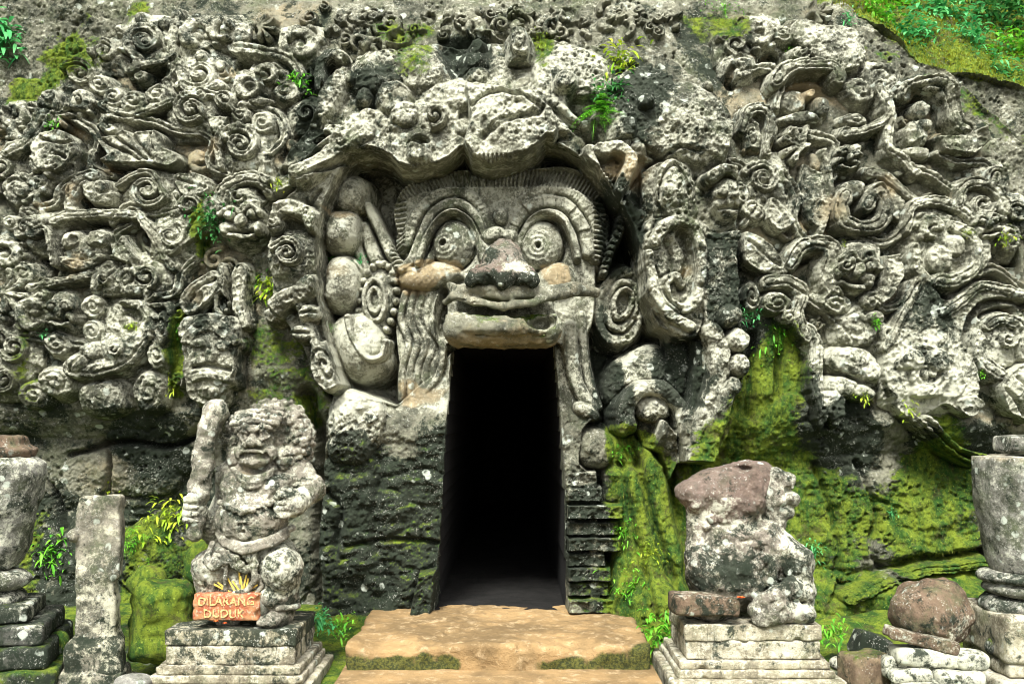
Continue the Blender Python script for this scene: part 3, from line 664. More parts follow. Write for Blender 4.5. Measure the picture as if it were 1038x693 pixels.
leaf([(934, 276), (946, 284), (958, 302), (982, 296), (996, 284), (1014, 288), (1040, 294), (1044, 306), (1004, 304), (982, 318), (976, 346), (990, 366), (992, 398), (978, 420), (960, 410), (936, 424), (906, 408), (894, 380), (898, 346), (914, 318), (924, 298)], .07, .02, (), name='spreading_leaf', round_=.03)
ridge([(898, 352), (912, 326), (926, 300), (934, 280), (946, 300), (952, 318)], 6, 5, .11, .05, name='leaf_rib'); ridge([(956, 318), (972, 306), (990, 292), (1010, 292), (1040, 300)], 6, 6, .12, .05, name='leaf_rib'); ridge([(940, 300), (938, 330), (932, 348)], 4, 4, .06, .06, name='leaf_rib')
volute(938, 378, 30, 200, 1, 1.5, .15, .05, bumps=0); dome(924, 366, 12, 10, .09, 0, .16, p=len(IDS) - 1); dome(950, 366, 11, 10, .09, 0, .16, p=len(IDS) - 1); dome(938, 396, 16, 7, .1, 0, .14, p=len(IDS) - 1)
dome(1016, 340, 30, 34, .12, 0, .0, name='swirl_boss'); p_ = len(IDS) - 1; hollow(1012, 318, 17, 6, .16, -8); ridge([(1000, 330), (1016, 324), (1034, 334), (1040, 360)], 7, 7, .12, .06, p=p_); volute(1020, 344, 11, 0, 1, 1.2, .08, .10, p=p_); ridge([(992, 340), (996, 366), (1014, 380)], 7, 8, .12, .05, p=p_)
leaf([(1010, 392), (1024, 374), (1044, 366), (1056, 400), (1050, 428), (1034, 424), (1020, 418)], .12, .04, [[(1016, 396), (1030, 410), (1038, 420)], [(1028, 384), (1040, 400), (1046, 416)]])
ridge([(818, 334), (828, 350), (826, 380), (832, 410)], 8, 8, .13, .03, name='trunk'); dome(866, 366, 24, 14, .16, 10, .05, name='tongue_lobe'); dome(882, 376, 9, 10, .1, 0, .14, p=len(IDS) - 1); dome(852, 392, 16, 12, .14, -10, .04, p=len(IDS) - 1); dome(874, 398, 12, 8, .12, 20, .04, p=len(IDS) - 1); groove([(848, 378), (866, 384), (884, 388)], 2.5, .08)
slab([(822, 398), (846, 392), (858, 404), (856, 420), (846, 436), (838, 424), (832, 444), (824, 424)], .12, .02, name='drip_lobe', round_=.05); leaf([(968, 404), (986, 398), (998, 408), (990, 422), (976, 420)], .1, .03); leaf([(900, 396), (920, 408), (934, 424), (912, 422)], .1, .03)
ridge([(922, 424), (940, 440), (960, 454), (996, 470)], 5, 5, .30, -.02, d=.2, name='stone_rib'); ridge([(932, 424), (950, 440), (972, 454), (1000, 462)], 4, 4, .30, -.02, d=.2, p=len(IDS) - 1)
# --- long carved stems that run from scroll to scroll
for k_, (pts, w) in enumerate((([(20, 100), (60, 110), (90, 130), (88, 165), (110, 176)], 6), ([(110, 110), (150, 118), (170, 128), (200, 132), (218, 150)], 6), ([(176, 88), (210, 130), (206, 160), (226, 172)], 6), ([(20, 210), (50, 204), (58, 186), (74, 176)], 6), ([(110, 222), (128, 206), (150, 214), (172, 210)], 6),
        ([(100, 300), (118, 270), (112, 240), (128, 226)], 6), ([(20, 340), (60, 346), (90, 352), (76, 376)], 7), ([(160, 300), (176, 296), (184, 276), (200, 262)], 6), ([(250, 100), (276, 110), (284, 130), (270, 150)], 7), ([(225, 30), (262, 36), (290, 50), (300, 84)], 8), ([(262, 160), (262, 180), (276, 200)], 6),
        ([(760, 60), (790, 56), (800, 74), (792, 100)], 7), ([(806, 126), (830, 132), (852, 140), (850, 176)], 7), ([(800, 170), (812, 196), (806, 220), (820, 240), (840, 246)], 7), ([(905, 150), (930, 166), (952, 176), (970, 190)], 7), ([(870, 236), (892, 244), (912, 236), (924, 222)], 6), ([(884, 300), (900, 312), (918, 306), (930, 286)], 6), ([(990, 276), (1006, 270), (1020, 276), (1040, 292)], 7), ([(800, 290), (824, 306), (846, 322), (868, 348)], 7), ([(744, 160), (760, 166), (770, 200), (756, 226)], 6), ([(960, 152), (980, 160), (1006, 160), (1020, 176)], 6))):
    ridge(pts, w * .85, w * .55, .075, -.01, name='stem', lobed=False); q_ = len(IDS) - 1
    P_ = spline(pts, 8); groove(P_, 1.3, .035, .3, 0, .6)
volute(1012, 176, 14, 60, -1, 1.4, .12, .03); volute(1034, 214, 15, 160, 1, 1.4, .12, .03); volute(296, 30, 17, 200, 1, 1.4, .12, .03); volute(306, 108, 12, 20, -1, 1.3, .10, .03); dome(284, 84, 14, 12, .12, 0, .03, name='lobe'); volute(34, 140, 10, 20, 1, 1.2, .08, .06); dome(920, 84, 14, 11, .12, 20, .0, name='lobe'); volute(812, 140, 13, 200, 1, 1.3, .10, .02); volute(905, 340, 12, 0, 1, 1.3, .1, .02)
for x_, y_, r_ in ((6, 258, 15), (10, 296, 15), (14, 352, 16), (4, 384, 14), (6, 112, 14), (50, 112, 11), (72, 96, 12), (92, 38, 15), (106, 120, 11), (-6, 330, 15), (-4, 170, 14)): volute(x_, y_, r_, x_ * 37 % 360, 1 if y_ % 4 else -1, 1.4, .12, .02)
dome(28, 214, 14, 10, .1, 20, .02, name='lobe'); dome(22, 276, 13, 11, .1, 0, .02, name='lobe'); dome(40, 300, 12, 10, .1, 0, .02, name='lobe'); dome(58, 348, 15, 11, .11, 0, .02, name='lobe')
# --- canopy
def cz(*a_, **k): return a_, k
D = .55
p_ = slab([(470, 82), (482, 76), (500, 78), (520, 84), (540, 80), (556, 92), (566, 116), (566, 140), (548, 160), (522, 170), (496, 172), (478, 164), (472, 148), (474, 120)], .10, .02, 4, D, 'keystone_scroll', round_=.10, curve=4)
ridge([(480, 148), (484, 122), (500, 104), (524, 100), (546, 110)], 9, 4, .10, .10, D, p=p_, lobed=False); ridge([(496, 150), (516, 148), (538, 136), (552, 114)], 8, 4, .09, .10, D, p=p_, lobed=False); groove([(490, 140), (508, 126), (530, 118), (550, 112)], 3.5, .08, D); groove([(478, 106), (500, 90), (530, 94), (552, 108)], 2.5, .06, D); groove([(480, 160), (504, 163), (532, 156)], 2, .05, D); dome(506, 126, 12, 9, .10, -30, .08, D, p=p_)
slab([(520, 22), (528, 18), (536, 34), (536, 60), (526, 62), (516, 54), (515, 36)], .12, .04, 3, .3, 'petal', round_=.05, curve=4); dome(526, 42, 6, 12, .05, 0, .20, .3, p=len(IDS) - 1)
volute(440, 114, 15, 100, -1, 1.2, .10, .06, d=D, disc=.3); volute(344, 140, 13, 0, 1, 1.4, .10, .04, d=D, disc=.2); ridge([(305, 172), (330, 150), (352, 138), (368, 128)], 12, 10, .10, .03, d=D, name='canopy_edge'); groove([(282, 168), (306, 158), (330, 142)], 3, .10, D); hollow(322, 133, 9, 4, .12, -15, D)
dome(370, 132, 22, 26, 0.066, 0, .0, d=D, name='rock_lobe', flat=2.8); dome(330, 90, 14, 30, 0.066, 20, .0, d=.4, name='rock_lobe', flat=2.8); dome(412, 142, 24, 30, 0.066, 10, .0, d=D, name='rock_lobe', flat=2.8); dome(408, 112, 14, 14, .10, 0, .06, d=D, name='boss'); dome(448, 148, 24, 20, 0.066, 0, .0, d=D, name='rock_lobe', flat=2.8); dome(425, 60, 24, 24, 0.066, 0, .0, d=.4, name='rock_lobe', flat=2.8); dome(380, 62, 24, 26, 0.066, 10, .0, d=.4, name='rock_lobe', flat=2.8); hollow(470, 48, 24, 26, .14, 0, .3, .5)
ridge([(322, 78), (316, 60), (326, 46), (344, 50)], 7, 6, .12, .05, d=.35, name='scroll'); dome(455, 90, 26, 16, 0.066, -20, .0, d=.5, name='rock_lobe', flat=2.8); dome(425, 152, 10, 8, 0.044, 0, .10, d=D, name='rock_lobe', flat=2.8); hollow(426, 140, 8, 5, .09, 0, D); dome(396, 92, 16, 18, .08, 0, .03, d=.5)
dome(580, 70, 34, 36, 0.088, 15, .0, d=.45, name='rock_lobe', flat=2.8); dome(565, 108, 22, 22, 0.066, 0, .0, d=D, name='rock_lobe', flat=2.8); dome(574, 75, 10, 10, .07, 0, .15, d=D); hollow(592, 96, 14, 13, .16, 20, D); groove([(558, 100), (580, 118), (600, 132), (606, 150)], 4, .10, D); groove([(624, 96), (610, 130), (600, 160)], 9, .30, D)
dome(660, 108, 42, 52, .14, -35, -.04, d=.45, name='canopy_boss', flat=2.6); dome(705, 120, 36, 46, .14, -30, -.02, d=.45, name='canopy_boss', flat=2.4); dome(635, 125, 9, 10, 0.044, 0, .08, d=D, name='rock_lobe', flat=2.8); dome(655, 100, 8, 7, .06, 0, .1, d=D)
groove([(636, 140), (664, 150), (690, 170), (720, 180), (746, 172)], 3.5, .12, D); ridge([(612, 150), (628, 146), (640, 158), (630, 190), (624, 206)], 8, 5, .10, .02, d=D, name='fold'); ridge([(600, 150), (606, 168), (620, 186)], 7, 4, .08, .0, d=D, name='fold'); hollow(655, 182, 13, 24, .14, 10, .5)
for i in range(26):
    q = (r2.uniform(330, 730), r2.uniform(30, 150)); dome(q[0], q[1], r2.uniform(6, 13), r2.uniform(5, 10), r2.uniform(.03, .07), r2.uniform(0, 180), r2.uniform(-.01, .03), d=.5)
# --- right ear strip
hollow(640, 250, 26, 30, .05)
slab([(664, 170), (680, 160), (694, 172), (702, 196), (706, 222), (692, 232), (676, 222), (662, 200)], .05, .0, 3, .45, 'petal', round_=.06, curve=5); dome(682, 190, 12, 20, .04, 0, .09, .5, p=len(IDS) - 1); groove([(668, 200), (672, 178), (684, 168), (696, 190), (700, 222)], 2, .04, .48); ridge([(704, 226), (722, 240), (746, 240)], 4, 4, .05, .03, d=.45, name='band')
slab([(652, 226), (668, 216), (694, 216), (714, 236), (720, 280), (716, 330), (700, 348), (676, 336), (656, 300), (650, 256)], .015, .0, 5, .45, 'ear', round_=.02, curve=4); p_ = len(IDS) - 1
ridge([(664, 244), (674, 228), (692, 224), (706, 238), (711, 268), (708, 298), (694, 314), (678, 306), (672, 288), (682, 280), (692, 288)], 7, 5, .09, .05, d=.5, p=p_); groove([(690, 236), (698, 262), (692, 292)], 5, .10, .5); groove([(676, 246), (680, 264), (676, 282)], 3, .06, .5); ridge([(656, 258), (660, 290), (676, 318), (700, 332)], 6, 6, .09, .04, d=.5, p=p_); groove([(664, 270), (672, 298), (688, 316)], 2, .05, .5)
dome(632, 308, 26, 42, .24, -16, -.10, d=.2, name='ear_plug', base=-.1); p_ = len(IDS) - 1
for rr_, hh_ in ((.98, .06), (.66, .05), (.4, .06)): ridge([(632 + 22 * rr_ * math.cos(t) - 10 * rr_ * math.sin(t) * .5, 308 + 38 * rr_ * math.sin(t)) for t in np.linspace(0, 6.3, 17)], 5 * rr_ + 1, None, hh_, 0, .2, p=p_, n=3, base=.0 + .12 * (1 - rr_))
dome(655, 386, 46, 36, .36, -30, 0, d=.2, name='pillow_lobe', base=-.12); dome(694, 372, 14, 34, .14, 0, .0, d=.3, base=.1)
ridge([(636, 432), (636, 410), (650, 396), (674, 396), (690, 412), (694, 432)], 11, 9, .20, 0, d=.42, name='scroll', base=.22); dome(664, 414, 20, 15, .2, 0, 0, d=.4, base=.18, p=len(IDS) - 1); slab([(642, 420), (672, 424), (686, 440), (690, 470), (680, 490), (670, 462), (652, 456)], .26, .1, 3, .4, 'drip_lobe', round_=.05)
ridge([(634, 202), (628, 230), (618, 252), (612, 276)], 6, 4, .20, 0, d=.2, name='twisted_rod', base=.02, flute=11)
p_ = slab([(712, 238), (748, 238), (750, 290), (748, 330), (714, 330), (708, 290)], .05, .0, 3, .5, 'flat_panel', round_=.02); dome(738, 200, 16, 22, .10, 0, .02, d=.5, name='carved_head'); p2 = len(IDS) - 1; dome(732, 196, 5, 4, .05, 0, .11, .55, p=p2); dome(744, 198, 5, 4, .05, 0, .11, .55, p=p2); groove([(728, 212), (746, 212)], 2, .05, .5, 2); ridge([(720, 182), (736, 172), (750, 178)], 6, 5, .08, .06, .5, p=p2)
for x, y, r_ in ((738, 320, 12), (746, 345, 12), (748, 370, 11), (742, 392, 10)): dome(x, y, r_, r_ * 1.05, .16, 0, .02, .5, name='bead')
ridge([(722, 336), (728, 366), (722, 400), (708, 436), (700, 466)], 11, 8, .12, .0, d=.45, name='column_strand'); ridge([(734, 400), (722, 436), (714, 470), (700, 500)], 12, 9, .16, .0, d=.45, name='column_strand'); slab([(690, 452), (730, 440), (726, 476), (712, 492), (690, 500)], .1, .02, 3, .45, 'drip_lobe', round_=.05)
# --- left finger strip
volute(294, 257, 20, 200, 1, 1.5, .12, .03, d=.5); ridge([(276, 218), (290, 210), (308, 214), (318, 226)], 9, 7, .09, .02, d=.5, name='band'); dome(278, 226, 8, 8, .09, 0, .04, d=.5, name='lobe'); ridge([(316, 286), (304, 298), (288, 304), (272, 316)], 9, 10, .12, .03, d=.5, name='hook_scroll')
dome(313, 318, 10, 9, .10, 0, .04, d=.5, name='rosette'); dome(306, 338, 11, 9, .10, 0, .04, d=.5, name='rosette'); groove([(304, 318), (322, 318)], 1.5, .04, .5, 2); groove([(297, 338), (316, 338)], 1.5, .04, .5, 2); groove([(322, 190), (312, 204), (308, 200)], 2, .04, .5); ridge([(300, 300), (316, 340), (330, 380)], 5, 5, .06, .02, d=.5, name='band'); dome(330, 372, 15, 28, .12, -20, .0, d=.5, name='lobe')
# --- hand on the left of the face: four fat fingers
HAND = pid('hand')
HB = .02
dome(352, 280, 34, 90, .10, 0, 0, .1, p=HAND, base=-.14, wob=.3)
for cx_, cy_, rx, ry, rt, hh_ in ((351, 192, 20, 22, 10, .22), (343, 231, 22, 24, 0, .30), (344, 285, 22, 32, 6, .32), (362, 350, 30, 38, -24, .34)):
    p_ = pid('finger', HAND); dome(cx_, cy_, rx, ry, hh_, rt, 0, .3, p=p_, flat=2.6, base=HB, wob=.3, k=.004)
groove([(352, 258), (364, 278), (362, 304)], 2.2, .05, .3, wob=.3); groove([(360, 210), (364, 230), (362, 250)], 2.2, .04, .3, wob=.3)
p_ = pid('finger_nail', HAND); ridge([(352, 322), (358, 344), (372, 362), (386, 360), (390, 346)], 6, 5, .38, 0, .35, p=p_, base=.0, wob=.3)
dome(381, 304, 22, 42, .16, 8, 0, .15, name='ear_plug', base=.02, wob=.4, flat=2.4); p_ = len(IDS) - 1
for i in range(22):
    t = i / 22 * 6.283; dome(381 + 19 * math.cos(t) - 5 * math.sin(t), 304 + 38 * math.sin(t), 4.2, 4.2, .06, 0, 0, .2, p=p_, base=.12, wob=.3)
for rr_ in (.62, .36): ridge([(379 + 17 * rr_ * math.cos(t), 304 + 34 * rr_ * math.sin(t)) for t in np.linspace(0, 6.3, 17)], 3, None, .06, 0, .2, p=p_, n=3, base=.155, wob=.3)
ridge([(372, 208), (384, 232), (396, 256), (402, 270), (394, 284)], 5, 7, .14, 0, .15, name='twisted_rod', base=.02, wob=.4); ridge([(368, 230), (376, 250), (388, 276)], 7, 8, .1, 0, .12, name='cord', base=.0, wob=.4); ridge([(362, 250), (368, 268), (374, 284)], 5, 5, .12, 0, .12, p=len(IDS) - 1, base=.0, wob=.4)

# --- the demon face
FACE = pid('demon_face'); WB = .25
def face_plate():
    pts = spline([(396, 215), (404, 192), (424, 178), (450, 172), (480, 171), (512, 172), (545, 170), (575, 168), (600, 178), (614, 200), (616, 230), (606, 262), (606, 300), (602, 330), (592, 352), (600, 400), (608, 416), (592, 430), (572, 420), (566, 350), (455, 350), (448, 390), (430, 412), (410, 414), (404, 380), (398, 330), (400, 290), (410, 268), (402, 240)], 4, True)
    sl = window(385, 160, 625, 440, .15); U, V = grid_px(.15, sl, WB)
    s_ = poly_sd(U, V, pts); rel = sstep(2.5, -2.5, s_)
    dm = .16 * np.sqrt(np.clip(1 - ((U - 508) / 125) ** 2, 0, 1)) + .05 * np.exp(-((U - 508) / 40) ** 2 - ((V - 260) / 60) ** 2)
    put(sl, -.05 + rel * (.06 + dm) - (1 - rel) * .3, FACE)
face_plate()
FB = .13
def fring(cx_, cy_, rx, ry, a0, a1, w, h, base, p, n=14, flute=0, w1=None):
    ridge([(cx_ + rx * math.cos(R(t)), cy_ - ry * math.sin(R(t))) for t in np.linspace(a0, a1, n)], w, w1, h, 0, .2, p=p, n=3, base=base, wob=WB, flute=flute)
pb = pid('brow', FACE); pb2 = pid('brow', FACE)
def lid(pts, w, h, base, p, flute=0, w1=None): ridge(pts, w, w1, h, 0, .2, p=p, base=base, wob=WB, flute=flute, lobed=False)
lid([(412, 246), (420, 220), (438, 200), (462, 194), (484, 204), (494, 224)], 5.5, .035, FB + .045, pb, 24); lid([(408, 272), (418, 263), (427, 240), (438, 217), (456, 206), (474, 211), (488, 230), (496, 254)], 5.5, .07, FB + .04, pb); lid([(424, 268), (431, 247), (442, 227), (458, 217), (474, 224), (484, 242), (490, 264)], 4.2, .11, FB + .05, pb)
lid([(520, 222), (530, 204), (552, 192), (576, 194), (596, 210), (606, 234), (604, 258)], 6, .035, FB + .045, pb2, 24); lid([(516, 256), (520, 234), (532, 213), (552, 204), (574, 208), (590, 228), (597, 254)], 7, .065, FB + .04, pb2, 7); lid([(522, 262), (528, 242), (538, 225), (554, 217), (570, 222), (580, 240), (585, 262)], 4.2, .11, FB + .05, pb2)
ridge([(484, 246), (494, 256), (498, 268)], 6, 5, .08, 0, .25, p=pb, base=FB + .07, wob=WB); ridge([(526, 246), (518, 256), (516, 268)], 6, 5, .08, 0, .25, p=pb2, base=FB + .07, wob=WB)
ridge([(404, 268), (420, 274), (436, 262), (440, 250)], 6, 4, .08, 0, .2, p=pb, base=FB + .02, wob=WB)
for i in range(56):                                          # hair cut into the edge of the forehead
    t = i / 55; x = 404 + 206 * t; ang = (t - .5) * 1.5
    groove([(x, 190 + 14 * (2 * t - 1) ** 4), (x + 16 * math.sin(ang), 174 + 14 * (2 * t - 1) ** 4 + 3 * abs(ang))], 1.1, .030, .12, 0, .2)
for i in range(14):
    y = 206 + i * 5; groove([(399, y), (411, y - 2)], 1.1, .026, .08, 0, .2); groove([(613, y), (602, y - 2)], 1.1, .026, .08, 0, .2)
for x in (488, 497, 519, 528): ridge([(x, 180), (x + (508 - x) * .1, 204), (508 + (x - 508) * .6, 232)], 2.6, 2.2, .035, 0, .2, p=FACE, base=.125, wob=.15)
p_ = pid('forehead_knot', FACE); dome(508, 219, 8, 9, .07, 0, 0, .25, p=p_, base=.215, wob=.2); dome(500, 238, 13, 8, .08, -20, 0, .25, p=p_, base=.22, wob=.3); dome(518, 240, 11, 7, .08, 20, 0, .25, p=p_, base=.22, wob=.3)
for (cx_, cy_, s_) in ((460, 246, -1), (549, 247, 1)):
    sl = window(cx_ - 28, cy_ - 30, cx_ + 28, cy_ + 30, .2); U, V = grid_px(.2, sl, WB); r_ = np.hypot((U - cx_) / 25, (V - cy_) / 28); H[sl] -= .07 * sstep(1.15, .9, r_)
    p_ = pid('eye', FACE); dome(cx_, cy_, 23, 26, .14, 0, 0, .25, p=p_, base=FB - .01, wob=.1, k=.003)
    px_, py_ = (450, 247) if s_ < 0 else (545, 249)
    for rr_, hh_ in ((14.5, .028), (9.5, .032), (5.0, .034)):
        r0 = np.linspace(0, 6.3, 19); pts = np.stack([px_ + rr_ * np.cos(r0), py_ + rr_ * np.sin(r0)], 1)
        sl = window(px_ - 22, py_ - 22, px_ + 22, py_ + 22, .25); U, V = grid_px(.25, sl, .08); q, _ = line_nd(U, V, pts, np.full(19, 1.7)); H[sl] += (hh_ - .014) * np.exp(-q * q * 1.1) * .42
    hollow(px_, py_, 2.8, 2.8, .05, 0, .25)
p_ = pid('cheek', FACE); dome(436, 279, 33, 14, .12, -6, 0, .2, p=p_, base=FB + .01, wob=.3); p_ = pid('cheek', FACE); dome(564, 283, 20, 18, .09, 0, 0, .2, p=p_, base=FB + .02, wob=.3)
STR = pid('moustache_strand', FACE)
for i in range(5):
    x = 408 + i * 9
    ridge([(x + 2, 296), (x - 3, 322), (x + 5, 346), (x - 1 - i, 372), (x - 2, 404 - i * 5)], 4.6, 4.2, .07, 0, .2, p=STR, base=.085, wob=.3)
ridge([(446, 300), (438, 330), (448, 352), (444, 378), (432, 396)], 5, 4, .10, 0, .25, p=STR, base=.11, wob=.3)
ST2 = pid('moustache_strand', FACE)
ridge([(578, 330), (580, 360), (586, 392), (600, 414)], 8, 9, .12, 0, .25, p=ST2, base=.12, wob=.3); ridge([(590, 320), (592, 360), (600, 396), (606, 412)], 6, 6, .10, 0, .2, p=ST2, base=.08, wob=.3); dome(594, 416, 16, 9, .16, 25, 0, .3, p=ST2, base=.16, wob=.4)
hollow(449, 318, 5, 26, .12, 6, .1); groove([(470, 288), (456, 296), (450, 320), (452, 342)], 3, .06, .1)
# --- white boulder on the left jamb, stones of the right jamb
dome(360, 432, 29, 42, .20, 8, .02, d=.4, name='white_boulder'); dome(340, 452, 12, 20, .14, 0, .0, d=.4, p=len(IDS) - 1); slab([(424, 582), (442, 578), (440, 626), (414, 626)], .08, .0, 2, .4, 'jamb_block', wob=.3)
groove([(330, 500), (345, 520), (340, 560)], 4, .08, .35); groove([(370, 420), (385, 470), (380, 540), (396, 600)], 6, .06, .35); groove([(350, 556), (400, 548), (446, 552)], 3, .05, .35)
dome(602, 454, 24, 22, .20, 30, .0, d=.25, base=.12)
for y, x0, x1, hh_ in ((486, 574, 606, .05), (502, 574, 612, .10), (519, 574, 632, .16), (536, 574, 628, .08), (552, 574, 630, .14), (568, 574, 614, .09), (583, 574, 620, .16), (598, 574, 618, .10), (614, 574, 628, .18)):
    slab([(x0, y - 6.5), (x1, y - 6.5), (x1 + 1, y + 6), (x0, y + 6)], hh_ + .22, 0, 1.4, .4, 'jamb_block', wob=.3) if False else None
    sl = window(x0, y - 8, x1, y + 8, .4); U, V = grid_px(.4, sl, .35); s_ = poly_sd(U, V, [(x0 + 1, y - 7.8), (x1, y - 7.8), (x1 + 1, y + 7.4), (x0 + 1, y + 7.4)]); rel = sstep(1.4, -1.4, s_)
    put(sl, .315 + hh_ * .55 - (1 - rel) * .4, pid('jamb_block'))
# moss slope between the right jamb and the statue, ledge at lower right
slab([(606, 440), (640, 432), (676, 470), (694, 560), (694, 690), (612, 690), (618, 560)], .0, .30, 8, .3, None, p=0, round_=.22)
groove([(640, 440), (660, 520), (686, 600)], 5, .12, .4); groove([(630, 470), (644, 540), (660, 620)], 3, .06, .4)
sl = window(820, 560, 1010, 640, .2); U, V = grid_px(.2, sl); yc = np.interp(U, [830, 850, 880, 920, 970, 1010], [616, 600, 588, 578, 573, 566]); H[sl] -= .22 * np.exp(-((V - yc + 2) / 7) ** 2) * sstep(826, 860, U)
ridge([(852, 604), (880, 594), (912, 584), (956, 578), (1006, 572)], 5, 5, .10, 0, .2, name='ledge_lip')
for x, y, rx, ry, hh_ in ((880, 460, 30, 22, .16), (850, 452, 24, 30, .14), (905, 470, 12, 9, .12), (800, 440, 30, 40, .12), (860, 520, 60, 60, .10), (930, 510, 50, 50, .10), (800, 540, 40, 60, .12), (965, 500, 30, 50, .08), (60, 480, 50, 40, .12), (130, 470, 46, 36, .14), (180, 450, 40, 30, .12), (60, 560, 44, 40, .12), (150, 560, 50, 36, .12), (30, 520, 30, 40, .1), (290, 480, 26, 60, .14), (300, 560, 24, 60, .1)):
    dome(x, y, rx, ry, hh_, r2.uniform(-30, 30), -.04, d=.1, flat=2.6)
groove([(60, 462), (110, 448), (170, 452), (200, 436)], 3, .14, .1); groove([(96, 500), (100, 470), (92, 450)], 3, .1, .1); groove([(10, 470), (40, 500), (52, 540)], 4, .12, .1); groove([(310, 400), (322, 470), (318, 560), (322, 640)], 7, .25, .2)
groove([(870, 470), (890, 520), (884, 560), (920, 600)], 3, .06, .1); groove([(830, 470), (850, 540), (846, 600)], 3, .06, .1); groove([(760, 340), (762, 380), (760, 420)], 5, .12, .2); groove([(790, 350), (790, 400)], 4, .1, .2, 2)

U, V = grid_px(.25)
sq = np.zeros_like(H)
for P_, f_ in ((LEFT_PANEL, .40), (RIGHT_PANEL, .40), (CAN_PANEL, .3)): sq = np.maximum(sq, f_ * sstep(10, -10, poly_sd(U, V, P_)))
H = (Wsm + (H - Wsm) * (1 - sq)).astype(np.float32)
def blur(a_, n):
    for ax in (0, 1):
        c_ = np.cumsum(np.concatenate([np.repeat(np.take(a_, [0], ax), n + 1, ax), a_, np.repeat(np.take(a_, [-1], ax), n, ax)], ax), axis=ax, dtype=np.float64)
        a_ = ((np.take(c_, range(2 * n + 1, c_.shape[ax]), ax) - np.take(c_, range(0, c_.shape[ax] - 2 * n - 1), ax)) / (2 * n + 1)).astype(np.float32)
    return a_
fine = np.clip(H - blur(blur(H, 2), 2), -.04, .04); H = H + .6 * fine
# --- weathering: chips, pits and grain over everything carved
U, V = grid_px(.2)
facemask = sstep(6, -10, poly_sd(U, V, np.array([(325, 170), (470, 160), (620, 165), (630, 300), (610, 420), (400, 420), (340, 390)], float)))
am = (1 - .8 * facemask) * (1 - 1.6 * sq)
H += (fbm2(GX, GZ, 7, 4, 41) * .022 + fbm2(GX, GZ, 26, 4, 45, .65) * .014) * am + fbm2(GX, GZ, 60, 2, 48) * .004
f1, _ = worley2(GX, GZ, 14, 61)
H -= sstep(.30, .05, f1) * sstep(.15, .4, fbm2(GX, GZ, 3, 3, 63)) * .03 * am
cm_ = np.where(ID > 0, 1, .3) * sstep(-.25, .3, fbm2(GX, GZ, 2.0, 3, 66)) * (1 - .8 * facemask)
H += (.0022 * np.sin((H + .012 * fbm2(GX, GZ, 9, 2, 67)) * 2 * np.pi / .042) * cm_).astype(np.float32)
H += (.018 * (1 - np.abs(fbm2(GX, GZ, 16, 3, 68))) ** 3 * (1 - facemask) * (ID > 0)).astype(np.float32)
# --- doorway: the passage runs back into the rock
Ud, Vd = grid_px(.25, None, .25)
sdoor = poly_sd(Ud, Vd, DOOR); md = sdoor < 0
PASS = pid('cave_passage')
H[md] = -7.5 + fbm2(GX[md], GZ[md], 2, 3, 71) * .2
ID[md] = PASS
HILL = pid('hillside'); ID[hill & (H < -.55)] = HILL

# --- masks of growth, stain and tone (where each lies on the rock)
def blot(pts, soft=10, curve=4, d=.25):
    P = spline(pts, curve, True) if curve else np.array(pts, float)
    return sstep(soft, -soft, poly_sd(U2, V2, P))
U2, V2 = grid_px(.25, None, 2.5)
nz = fbm2(GX, GZ, 2.2, 4, 81)
moss = np.zeros_like(GX); ochre = moss.copy(); darkm = moss.copy(); pale = moss.copy()
moss += .75 * blot([(690, 470), (740, 400), (780, 330), (812, 350), (830, 450), (900, 500), (960, 420), (1010, 470), (1020, 600), (1040, 700), (700, 700)], 14) * sstep(-.75, .2, nz + .3)
moss += .85 * blot([(612, 440), (650, 436), (690, 500), (700, 700), (610, 700), (622, 560)], 8)
moss += .55 * blot([(-20, 520), (60, 540), (110, 530), (180, 500), (215, 520), (225, 700), (-20, 700)], 14) * sstep(-.2, .4, nz) + .45 * blot([(20, 330), (36, 330), (30, 440), (10, 440)], 10)
moss += .7 * blot([(200, 205), (214, 205), (212, 265), (200, 262)], 6) + .8 * blot([(178, 322), (190, 322), (186, 400), (172, 398)], 6) + .55 * blot([(250, 330), (300, 340), (330, 400), (310, 440), (240, 400)], 12) * sstep(-.2, .4, nz)
moss += .45 * blot([(395, 30), (436, 40), (432, 80), (400, 76)], 8) + .5 * blot([(540, 20), (560, 20), (556, 64), (538, 60)], 8) + .5 * blot([(350, 5), (440, 0), (470, 20), (360, 30)], 10) * sstep(-.1, .4, nz) + .5 * blot([(700, -10), (770, -10), (770, 30), (720, 20)], 10)
moss += .75 * blot([(-40, -40), (140, -40), (110, 30), (60, 70), (-40, 100)], 12) * sstep(-.3, .4, nz) + .5 * blot([(850, -40), (1100, -40), (1100, 200), (1020, 120), (920, 70)], 12) * sstep(-.3, .4, nz) + .20 * blot([(330, 470), (450, 450), (450, 700), (330, 700)], 14) + .3 * blot([(575, 590), (640, 560), (640, 640), (575, 640)], 8)
ochre += .8 * blot([(402, 272), (430, 266), (466, 268), (474, 278), (446, 286), (410, 296)], 3, d=.3) + .75 * blot([(548, 270), (574, 268), (578, 298), (556, 298)], 3) + .7 * blot([(328, 212), (350, 208), (360, 220), (340, 222)], 5) + .6 * blot([(404, 380), (430, 392), (452, 392), (436, 412), (408, 412)], 4)
ochre += .22 * blot([(395, 180), (610, 180), (615, 300), (600, 400), (566, 340), (460, 340), (440, 400), (400, 390)], 8) + .55 * blot([(330, 260), (356, 262), (356, 280), (334, 280)], 6)
